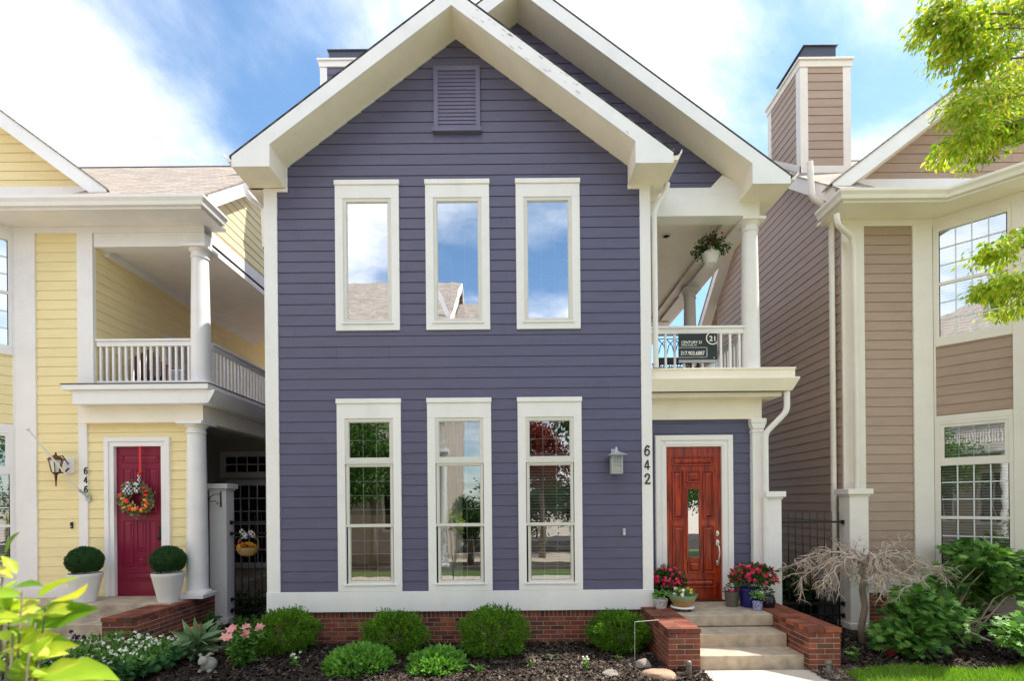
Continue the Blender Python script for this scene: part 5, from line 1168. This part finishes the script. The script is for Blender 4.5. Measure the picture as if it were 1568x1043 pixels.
def check_mat():
    m = bpy.data.materials.new('checked_ribbon'); m.use_nodes = True; nt = m.node_tree; b = nt.nodes['Principled BSDF']; c_ = nt.nodes.new('ShaderNodeTexChecker'); tc = nt.nodes.new('ShaderNodeTexCoord')
    c_.inputs['Scale'].default_value = 26; c_.inputs[1].default_value = (.8, .8, .8, 1); c_.inputs[2].default_value = (.01, .01, .012, 1); nt.links.new(tc.outputs['Object'], c_.inputs[0]); nt.links.new(c_.outputs[0], b.inputs['Base Color']); MATS['checked_ribbon'] = m; return m
chk = check_mat()
def bow(cx, cy, cz, s, parent, seed=1, tails=True, n=10):
    m = MB(); g_ = random.Random(seed)
    for i in range(n):
        a = g_.uniform(0, 6.28); r = s * g_.uniform(.6, 1); w = s * .22; d = Vector((math.cos(a), -g_.uniform(.1, .7), math.sin(a) * .7)); p = d.cross(Vector((0, 1, .3))).normalized() * w
        pts = [Vector((cx, cy, cz)), Vector((cx, cy, cz)) + d * r * .6 + Vector((0, -.2 * s, .12 * s)), Vector((cx, cy, cz)) + d * r, Vector((cx, cy, cz)) + d * r * .55 - Vector((0, -.1 * s, .15 * s)), Vector((cx, cy, cz))]
        for k in range(4): m.quad(pts[k] - p * (k > 0) * .9, pts[k] + p * (k > 0) * .9, pts[k + 1] + p * (k < 3) * .9, pts[k + 1] - p * (k < 3) * .9)
    m.build('bow', chk, parent)
bow(c.x, Yb - .05, c.z + .26, .16, gb, 2)

# wreath on the crimson door
Yw = YF - .03; c = at(213, 764, Yw); wr = thing('door_wreath', (c.x, Yw, c.z), 'tulip wreath with red ribbon and checked bow hanging on the crimson door', 'wreath')
m = MB(); m.tube([(c.x + .21 * math.cos(t / 24 * 6.2832), Yw, c.z + .21 * math.sin(t / 24 * 6.2832)) for t in range(25)], .035, 8); m.build('ring', bark, wr)
t_ = NP.uniform(0, 6.2832, 520); rr = .21 + NP.normal(0, .045, 520); P = np.stack([c.x + rr * np.cos(t_), Yw - .03 - NP.random(520) * .04, c.z + rr * np.sin(t_)], 1); D = np.stack([np.cos(t_ + 1.2), -NP.random(520) * .6, np.sin(t_ + 1.2)], 1) + NP.normal(0, .4, (520, 3))
leafobj([leaves(P, D, NP.uniform(.05, .09, 520), 'oval')], 'wreath_leaves', ramp_mat('sage_leaf', [(.09, .15, .05), (.2, .26, .1), (.28, .30, .16)], .6), wr)
def tulips(mat_, angs, nm):
    for i, a in enumerate(angs):
        r = .21 + rnd.uniform(-.055, .05); m = MB(); px_ = c.x + r * math.cos(a); pz = c.z + r * math.sin(a); m.ball((0, 0, 0), (.024, .024, .042), 10, 8)
        rot = Matrix.Rotation(-(a + rnd.uniform(1.0, 2.0)), 4, 'Y'); m.v = [tuple(rot @ Vector(p) + Vector((px_, Yw - .08, pz))) for p in m.v]; m.build(nm, mat_, wr, smooth=True)
tulips(mat('red_tulip', (.75, .035, .012), .4, .15), [.3, .6, .9, 1.15, 3.3, 3.5, 4.2, 4.9, 5.4, 5.9, 2.9], 'red_tulip')
tulips(mat('orange_tulip', (.85, .30, .02), .4, .15), [3.8, 4.0, 4.45, 4.7, 5.15, 5.65, 6.1, 3.15], 'orange_tulip')
m = MB(); zt_ = ddz1; m.box(c.x + .01, c.x + .045, Yw - .012, Yw - .008, c.z + .40, zt_ - .003); m.box(c.x + .005, c.x + .05, Yw - .05, Yw - .01, c.z + .40, c.z + .44); m.build('ribbon', mat('red_ribbon', (.72, .015, .02), .4, .05), wr)
m = MB(); m.box(c.x + .005, c.x + .04, Yw - .045, Yw - .015, c.z + .2, c.z + .43); m.build('bow_tail', chk, wr); bow(c.x - .04, Yw - .07, c.z + .17, .17, wr, 5, n=12)

# potted topiaries
def pot(t, x, y, z, r0, r1, h, m_, nm='pot', soil_=True, ribs=0):
    m = MB(); n = 48 if ribs else 28
    m.lathe((x, y, z), [(r0 * .98, 0), (r0, .01), (r1 * .97, h * .88), (r1, h * .9), (r1, h), (r1 * .93, h), (r1 * .9, h * .88), (.01, h * .88)], n)
    if ribs: m.v = [((p[0] - x) * (1 + .015 * (i % 2)) + x, (p[1] - y) * (1 + .015 * (i % 2)) + y, p[2]) for i, p in enumerate(m.v)]
    return m.build(nm, m_, t, smooth='auto')
whitepot = mat('white_resin_pot', (.80, .78, .76), .4, .03)
Yt = .52; c = at(130, 862, Yt); zb = .596
tp = thing('potted_topiary', (c.x, Yt, zb), 'round clipped topiary ball in a white ribbed pot, left of the crimson door', 'potted plant', 'topiary pots by the crimson door')
hpot = (at(130, 878, Yt).z - zb)
pot(tp, c.x, Yt, zb, .145, .235, hpot, whitepot, ribs=1)
P, D = shell((c.x, Yt, c.z + .03), (.245, .245, .225), 7000, .12, .02, -.8, 2); leafobj([leaves(P, D + NP.normal(0, .6, P.shape), NP.uniform(.015, .032, len(P)), 'oval')], 'clipped_ball', leaf_topi, tp)
m = MB(); m.ball((c.x, Yt, c.z + .03), (.215, .215, .195), 20, 14); m.build('inner_foliage', leaf_topi, tp)
copy_tree(tp, (at(259, 862, Yt).x, Yt - .02, zb), 'round clipped topiary ball in a white ribbed pot between crimson door and column')

# wall lanterns
Y = -.03; c = at(941, 706, Y); q = thing('wall_lantern', (c.x, Y, c.z), 'silver carriage lantern mounted on the purple siding right of the windows', 'wall lamp')
w2 = .095; yo = -.17; zt_ = at(941, 697, -.15).z; zb_ = at(941, 725, -.15).z
m = MB(); m.box(c.x - .05, c.x + .05, -.03, -.012, zt_ - .12, zt_ + .10); m.tube([(c.x, -.03, zt_ + .05), (c.x, -.10, zt_ + .09), (c.x, yo, zt_ + .05)], .012, 8); m.build('back_plate', graym, q, bevel=.003)
m = MB(); m.lathe((c.x, yo, zt_), [(w2 * 2.0, -.01), (w2 * 2.0, -.004), (w2 * 1.0, .03), (.03, .055), (.02, .1), (.015, .115), (.002, .12)], 4); 
m.v = [tuple(Matrix.Translation((c.x, yo, 0)) @ Matrix.Rotation(R(45), 4, 'Z') @ Matrix.Translation((-c.x, -yo, 0)) @ Vector(p)) for p in m.v]; m.build('lantern_roof', graym, q)
m = MB()
for sx_ in (-1, 1):
    for sy_ in (-1, 1): m.box(c.x + sx_ * .075 - .007, c.x + sx_ * .075 + .007, yo + sy_ * .075 - .007, yo + sy_ * .075 + .007, zb_, zt_ - .004)
m.box(c.x - .085, c.x + .085, yo - .085, yo + .085, zb_ - .012, zb_); m.box(c.x - .083, c.x + .083, yo - .083, yo - .07, (zt_ + zb_) / 2 - .02, (zt_ + zb_) / 2 - .006)
for i in range(6): xx = c.x - .06 + i * .024; m.box(xx - .004, xx + .004, yo - .08, yo - .072, (zt_ + zb_) / 2 - .006, zt_ - .005)
m.build('cage', graym, q)
m = MB(); m.box(c.x - .068, c.x + .068, yo - .068, yo + .068, zb_ + .002, zt_ - .008); m.build('lamp_glass', mat('lamp_glass_grey', (.42, .42, .38), .15, .1), q)
Y = YF - .03; c = at(83, 712, Y - .2); q = thing('wall_lantern', (c.x, Y, c.z), 'bronze carriage lantern with a tail mounted on the yellow siding beside number 646', 'wall lamp')
yo = Y - .17
m = MB(); m.box(c.x - .02, c.x + .16, Y - .005, Y + .02, c.z - .13, c.z + .13); m.build('mounting_block', ytrim, q, bevel=.003)
m = MB(); m.tube([(c.x + .07, Y - .01, c.z - .05), (c.x + .07, Y - .08, c.z - .12), (c.x, yo, c.z - .14)], .014, 8); m.tube([(c.x + .07, Y - .01, c.z + .02), (c.x + .05, Y - .1, c.z + .16), (c.x, yo, c.z + .13)], .010, 8)
m.lathe((c.x, yo, c.z), [(.02, -.36), (.008, -.35), (.022, -.17), (.05, -.14), (.052, -.125)], 12); m.lathe((c.x, yo, c.z), [(.118, .08), (.118, .09), (.07, .14), (.02, .165), (.012, .2), (.002, .215)], 6)
for k in range(6):
    a = k / 6 * 6.283; m.tube([(c.x + .055 * math.cos(a), yo + .055 * math.sin(a), c.z - .13), (c.x + .098 * math.cos(a), yo + .098 * math.sin(a), c.z + .085)], .007, 5)
m.build('lantern_frame', bronze, q, smooth='auto')
m = MB(); m.lathe((c.x, yo, c.z), [(.05, -.125), (.092, .08)], 6); m.build('lamp_glass', lampglass, q)
# doorbells
for nm, px, py, Y, mm, lab in (('doorbell', 955.5, 815, -.015, graym, 'small silver doorbell on the purple siding near the entry'), ('doorbell', 110.5, 805, YF - .015, blackm, 'small black doorbell camera on the yellow siding')):
    c = at(px, py, Y); q = thing(nm, tuple(c), lab, 'doorbell'); m = MB(); m.box(c.x - .022, c.x + .022, Y - .022, Y, c.z - .055, c.z + .055); m.build('housing', mm, q, bevel=.008)
    m = MB(); m.lathe((0, 0, 0), [(.012, 0), (.012, .004), (.002, .005)], 16); m.v = [(c.x + p[0], Y - .022 - p[2], c.z - .02 + p[1]) for p in m.v]; m.build('button', lampglass if mm is graym else graym, q, smooth='auto')
# flag pole leaning over the yellow front
a = at(131, 762, YF - .08); b = at(42, 657, YF - .75)
q = thing('flag_pole', tuple(a), 'bare white flag pole slanting from its bracket on the yellow house corner board', 'flag pole')
m = MB(); m.tube([a, b], .013, 10); m.ball(tuple(b), .028, 10, 8); m.build('pole', whitepot, q, smooth='auto')
m = MB(); m.tube([a + Vector((.02, .06, -.02)), a.lerp(b, .12)], .022, 10); m.box(a.x - .03, a.x + .05, YF - .05, YF - .036, a.z - .06, a.z + .05); m.build('bracket', graym, q)

# flower pots around the red door
zp = .523
def flowers_in(t, c, r, n, mat_, nf, fs, seed, lm=leaf_dark, ls=.05, nl=260):
    P, D = shell(c, r, nl, .7, .15, -.5, seed); leafobj([leaves(P, D + NP.normal(0, .5, P.shape), NP.uniform(ls * .6, ls * 1.2, len(P)), 'oval')], 'leaves', lm, t)
    P, D = shell(c, tuple(x * 1.04 for x in r), nf, .10, .15, -.35, seed + 1); P = np.repeat(P, 3, 0) + NP.normal(0, fs * .22, (len(P) * 3, 3)); D = np.repeat(D, 3, 0)
    q = NP.normal(size=P.shape) * .3; ld = np.cross(D, q); leafobj([leaves(P, ld, NP.uniform(fs * .8, fs * 1.15, len(P)), 'bloom', nrm=None)], 'flowers', mat_, t)
def fpot(px, pbase, Y, label, rpx0, rpx1, hpx, pm, cat='flower pot', dz=0, lbl=None):
    D = Y + CAMD; k = D / FPX; x = at(px, pbase, Y).x; t = thing('flower_pot', (x, Y, zp + dz), label, cat); pot(t, x, Y, zp + dz, rpx0 * k, rpx1 * k, hpx * k, pm); return t, x, k
dp = mat('black_glazed_pot', (.012, .012, .016), .25, .1)
t, x, k = fpot(1023, 925, .18, 'black pot overflowing with hot pink impatiens, left of the red door', 13, 18, 24, dp); flowers_in(t, (x, .15, zp + .38), (.25, .20, .20), 1, pink, 80, .062, 51, nl=1100, ls=.065)
t, x, k = fpot(1012, 930, -.12, 'tiny patterned white pot with green cabbage, front left corner of the porch', 8, 11, 16, mat('patterned_pot', (.62, .58, .58), .5, .55, 40)); flowers_in(t, (x, -.12, zp + .21), (.10, .09, .06), 1, whitep, 3, .03, 53, leaf_lite, .06, 90)
# two-tone bowl on a wheeled caddy
gb_ = bpy.data.materials.new('green_and_ochre_glaze'); gb_.use_nodes = True; nt = gb_.node_tree; b_ = nt.nodes['Principled BSDF']; b_.inputs['Roughness'].default_value = .25
tc = nt.nodes.new('ShaderNodeTexCoord'); sp = nt.nodes.new('ShaderNodeSeparateXYZ'); mr = nt.nodes.new('ShaderNodeMapRange'); mr.inputs['From Min'].default_value = zp + .12; mr.inputs['From Max'].default_value = zp + .20; cr2 = nt.nodes.new('ShaderNodeValToRGB')
cr2.color_ramp.elements[0].color = (.42, .20, .035, 1); cr2.color_ramp.elements[1].color = (.20, .30, .17, 1); nt.links.new(tc.outputs['Object'], sp.inputs[0]); nt.links.new(sp.outputs['Z'], mr.inputs['Value']); nt.links.new(mr.outputs[0], cr2.inputs[0]); nt.links.new(cr2.outputs[0], b_.inputs['Base Color'])
Y = -.22; x = at(1045, 925, Y).x
cad = thing('plant_caddy', (x, Y, zp), 'round white plant caddy on small black wheels under the two-tone bowl', 'plant caddy')
m = MB(); m.lathe((x, Y, zp + .045), [(.17, 0), (.175, .01), (.17, .025), (.16, .025), (.02, .02)], 28); m.build('tray', whitepot, cad, smooth='auto')
for a in (.5, 2.2, 3.9, 5.3):
    m = MB(); m.ball((x + .13 * math.cos(a), Y + .13 * math.sin(a), zp + .023), .023, 10, 8); m.build('wheel', blackm, cad, smooth=True)
t = thing('flower_bowl', (x, Y, zp + .07), 'wide bowl glazed green over ochre with white and yellow pansies', 'flower pot')
m = MB(); m.lathe((x, Y, zp + .071), [(.11, 0), (.125, .01), (.17, .07), (.20, .13), (.21, .165), (.20, .168), (.18, .15), (.01, .14)], 32); m.build('bowl', gb_, t, smooth='auto')
flowers_in(t, (x, Y, zp + .25), (.19, .16, .06), 1, whitep, 10, .055, 57, leaf_mid, .05, 260); P, D = shell((x + .02, Y - .02, zp + .28), (.16, .1, .05), 14, .2, .1, -.2, 60); leafobj([leaves(P, NP.normal(size=P.shape), .05, 'bloom', nrm=(0, -2, .5))], 'yellow_flowers', yellowp, t)
t, x, k = fpot(1120.5, 930, .05, 'plain taupe pot with one red bloom beside the door frame', 8.5, 11, 22, mat('taupe_pot', (.13, .115, .09), .5, .05)); flowers_in(t, (x, .05, zp + .27), (.10, .08, .06), 1, pink, 4, .05, 61, leaf_dark, .05, 70)
t, x, k = fpot(1148, 932, .02, 'large cobalt blue pot full of hot pink impatiens, right of the red door', 13, 17, 29, mat('cobalt_glaze', (.018, .018, .14), .22, .1)); flowers_in(t, (x + .03, 0, zp + .44), (.31, .24, .20), 1, pink, 95, .065, 63, nl=1350, ls=.065)
t, x, k = fpot(1160, 932, -.25, 'small blue and white patterned pot with white pansies in front of the cobalt pot', 6.5, 7.5, 13, mat('blue_white_pattern', (.30, .30, .5), .3, .9, 45)); flowers_in(t, (x, -.27, zp + .22), (.09, .07, .07), 1, whitep, 6, .045, 67, leaf_lite, .05, 90)
t = thing('flower_pot', (at(1174, 920, -.1).x, -.12, zp), 'round black jar planter at the right end of the porch step', 'flower pot'); x = t.location.x
m = MB(); m.lathe((x, -.12, zp), [(.07, 0), (.10, .03), (.115, .10), (.10, .17), (.085, .19), (.095, .205), (.08, .205), (.01, .19)], 28); m.build('pot', dp, t, smooth='auto'); flowers_in(t, (x - .02, -.12, zp + .24), (.09, .08, .07), 1, whitep, 5, .04, 69, leaf_dark, .05, 100)

# ================================================================== BALCONY OBJECTS
Yh = 1.0; c = at(1088, 396, Yh); hb = thing('hanging_basket', (c.x, Yh, 6.9), 'white hanging pot with trailing dark pink flowers under the purple house balcony ceiling', 'hanging basket')
m = MB(); m.lathe((c.x, Yh, c.z - .10), [(.09, 0), (.10, .01), (.145, .17), (.15, .19), (.14, .19), (.01, .16)], 24); m.build('pot', whitepot, hb, smooth='auto')
P, D = shell((c.x, Yh, c.z + .16), (.27, .24, .20), 900, .7, .2, -.5, 71); D[:, 2] -= .5; leafobj([leaves(P, D + NP.normal(0, .4, P.shape), NP.uniform(.03, .065, len(P)), 'oval')], 'leaves', leaf_dark, hb)
P, D = shell((c.x, Yh, c.z + .20), (.27, .24, .19), 60, .2, .2, -.4, 72); leafobj([leaves(P, NP.normal(size=P.shape), .05, 'bloom', nrm=(0, -1, 0))], 'flowers', darkredp, hb)
m = MB()
for a in (0, 2.1, 4.2): m.tube([(c.x + .14 * math.cos(a), Yh + .14 * math.sin(a), c.z + .08), (c.x, Yh, c.z + .45)], .003, 4)
m.tube([(c.x, Yh, c.z + .45), (c.x, Yh, 6.89)], .003, 4); m.build('wire_hanger', blackm, hb)
# sign fixed behind the pickets of the balcony rail
a = at(1038, 512, .545); b = at(1097.5, 556, .545)
sg = thing('real_estate_sign', ((a.x + b.x) / 2, .53, b.z), 'dark real estate sign with white lettering on the balcony railing', 'sign')
m = MB(); Ys = .52; m.box(a.x, b.x, Ys, Ys + .012, b.z, a.z); m.build('panel', mat('sign_dark_green', (.012, .018, .016), .35, .1), sg)
SW = b.x - a.x; SH_ = a.z - b.z; T = lambda u, v: Matrix.Translation((a.x + u * SW, Ys - .003, a.z - v * SH_))
sw_ = mat('sign_white', (.85, .83, .74), .5, .02)
text_mesh('CENTURY 21', SH_ * .135, T(.07, .345), 'lettering', sw_, sg, .93)
text_mesh('Scheetz Realty, Inc.', SH_ * .07, T(.07, .415), 'lettering', sw_, sg)

text_mesh('317.903.6887', SH_ * .19, T(.05, .735), 'lettering', sw_, sg, .80)
text_mesh('21', SH_ * .25, T(.79, .26), 'lettering', sw_, sg, 1.05)
m = MB(); cxs, czs, rs_ = a.x + .88 * SW, a.z - .16 * SH_, .225 * SH_
for i in range(24):
    t0, t1 = R(100 + i * 10.2), R(100 + (i + 1) * 10.2)
    pts = [(cxs + r * math.cos(t_), czs + r * math.sin(t_)) for r, t_ in ((rs_, t0), (rs_ * .84, t0), (rs_ * .84, t1), (rs_, t1))]
    pts = [(min(p[0], b.x), min(p[1], a.z)) for p in pts]; m.quad(*[(p[0], Ys - .004, p[1]) for p in pts])
m.build('emblem_ring', sw_, sg)
m = MB(); gl_ = .008
for q in ((.0, .745, .465, .49), (.0, .745, .80, .825), (.72, .745, .465, .825)): m.box(a.x + q[0] * SW, a.x + q[1] * SW, Ys - .003, Ys, a.z - q[3] * SH_, a.z - q[2] * SH_)
m.build('phone_border', mat('sign_grey', (.35, .36, .34), .5, .02), sg)
m = MB(); m.box(a.x + .9 * SW, a.x + .93 * SW, Ys - .003, Ys, b.z + .14 * SH_, b.z + .19 * SH_); m.box(a.x+.002, b.x-.002, Ys-.002, Ys, b.z+.002, b.z+.1*SH_); m.build('lower_strip', mat('sign_grey', None), sg)
# black ironwork panel behind the balcony rail
c = at(1022, 540, .95); q = thing('iron_trellis', (c.x, .95, 4.21), 'black wrought iron scrollwork bench back behind the balcony rail', 'bench')
m = MB(); x0, x1 = c.x - .16, c.x + .55; zb_, zt_ = 4.45, 5.0
m.tube([(x0, .95, zt_), (x1, .95, zt_)], .01, 6); m.tube([(x0, .95, zt_ - .06), (x1, .95, zt_ - .06)], .007, 6); m.tube([(x0, .95, zb_), (x1, .95, zb_)], .01, 6)
for k in range(5):
    xa = x0 + k * (x1 - x0) / 5; xb_ = xa + (x1 - x0) / 5 * 1.0
    m.tube([(xa, .95, zt_ - .06), ((xa * .3 + xb_ * .7), .95, (zt_ + zb_) / 2 + .1), (xb_, .95, zt_ - .35), (xa * .4 + xb_ * .6, .95, zb_)], .008, 6); m.tube([(xb_, .95, zt_ - .06), ((xb_ * .3 + xa * .7), .95, (zt_ + zb_) / 2 + .1), (xa, .95, zt_ - .35), (xb_ * .4 + xa * .6, .95, zb_)], .008, 6)
m.build('scrollwork', blackm, q, smooth=True)
m = MB(); m.box(x0, x1, .95, 1.35, 4.60, 4.62); m.build('seat', blackm, q)
for xx in (x0 + .02, x1 - .02):
    for yy in (.96, 1.33): m = MB(); m.box(xx - .012, xx + .012, yy - .012, yy + .012, 4.21, 4.60); m.build('leg', blackm, q)
# recessed ceiling lights
c = at(1019, 380, 1.35); 
for (x, y, z, lab) in ((c.x, 1.3, 6.898, 'round recessed light in the balcony ceiling of the purple house'), (at(316, 408, 2.2).x, 2.1, 6.698, 'round recessed light in the yellow house balcony ceiling')):
    q = thing('ceiling_light', (x, y, z), lab, 'ceiling light'); m = MB(); m.lathe((x, y, z - .012), [(.055, .004), (.08, 0), (.085, .010), (.05, .011)], 24); m.build('rim', graym, q, smooth='auto'); m = MB(); m.lathe((x, y, z - .008), [(.054, 0), (.01, .003)], 20); m.build('lens', mat('dim_lens', (.22, .18, .12), .4, .05), q)
# slatted chair on the yellow balcony
c = at(236, 540, 1.7); q = thing('slatted_chair', (c.x, 1.8, 4.173), 'dark brown slatted wooden chair behind the yellow house balcony rail', 'chair')
cw_ = mat('dark_wood', (.10, .035, .02), .5, .2); x0, x1 = at(212, 540, 1.7).x, at(262, 540, 1.7).x; yb = 1.55
for i in range(6):
    u0 = x0 + (x1 - x0) * i / 6 + .01; m = MB(); h_ = 5.02 - .16 * abs(i - 2.0) * .35 - (.05 if i > 4 else 0); m.box(u0, u0 + .075, yb, yb + .02, 4.5, h_); m.build('back_slat', cw_, q)
m = MB(); m.box(x0, x1, yb - .0, yb + .5, 4.50, 4.53); m.build('seat', cw_, q, bevel=.004)
for xx in (x0, x1):
    m = MB(); m.box(xx - .03, xx + .03, yb, yb + .5, 4.72, 4.75); m.build('armrest', cw_, q)
    for yy in (yb + .02, yb + .46): m = MB(); m.box(xx - .02, xx + .02, yy - .02, yy + .02, 4.173, 4.72); m.build('leg', cw_, q)
c = at(268, 560, 1.45); m = MB(); q = thing('patio_cushion', (c.x, 1.5, 4.4), 'pale blue grey cushion on the end of the slatted chair', 'cushion'); m.box(c.x - .1, c.x + .13, 1.42, 1.5, 4.30, 4.62); m.build('cushion_body', mat('grey_blue_fabric', (.35, .4, .45), .9, .1), q, bevel=.02)
# thin wire plant stake near the right boxwood
a = at(972, 1022, -1.0); b = at(972, 953, -1.0); e = at(1008, 950, -.95); q = thing('wire_stake', (a.x, -1.0, 0), 'thin bent wire garden stake beside the right boxwood, reaching over the brick cheek wall', 'garden stake')
m = MB(); m.tube([(a.x, -1, 0), tuple(b), tuple(e)], .005, 6); m.build('wire', mat('dull_wire', (.45, .43, .38), .5, .1), q)
# utility meter on the tan side wall behind the bare tree
c = at(1272, 885, 1.0); q = thing('utility_meter', (5.5, 1.5, c.z), 'grey utility meter boxes on the tan house side wall behind the bare tree', 'meter')
m = MB(); m.box(5.45, 5.69, 1.15, 1.45, c.z - .1, c.z + .32); m.build('upper_box', graym, q, bevel=.01); m = MB(); m.box(5.48, 5.69, 1.18, 1.42, c.z - .45, c.z - .2); m.build('lower_box', graym, q, bevel=.01)
m = MB(); m.tube([(5.55, 1.3, c.z - .2), (5.55, 1.3, c.z - .1)], .03, 10); m.build('conduit', graym, q)

# flaking paint on the right rake board of the front gable
pr = random.Random(77); m = MB()
for i in range(28):
    u = pr.betavariate(1.2, 1.8); dxx = .25 + 2.5 * u; base = 9.26 - .753 * dxx + pr.choice([.19, .20, .10, .05, .21]) + pr.uniform(-.02, .02); ln = pr.uniform(.02, .09); th_ = pr.uniform(.004, .014)
    x0 = -.86 + dxx; pts = []
    for k, (a, b) in enumerate(((0, 0), (.3, -1), (.7, -.7), (1, .1), (.75, .9), (.35, .8))): pts.append((x0 + a * ln, -.5435, base - .753 * a * ln + b * th_ * pr.uniform(.6, 1.3)))
    m.quad(*pts)
fl = m.build('flaked_paint_patch', mat('bare_grey_wood', (.50, .50, .52), .9, .3, 40), ph); fl['kind'] = 'stuff'
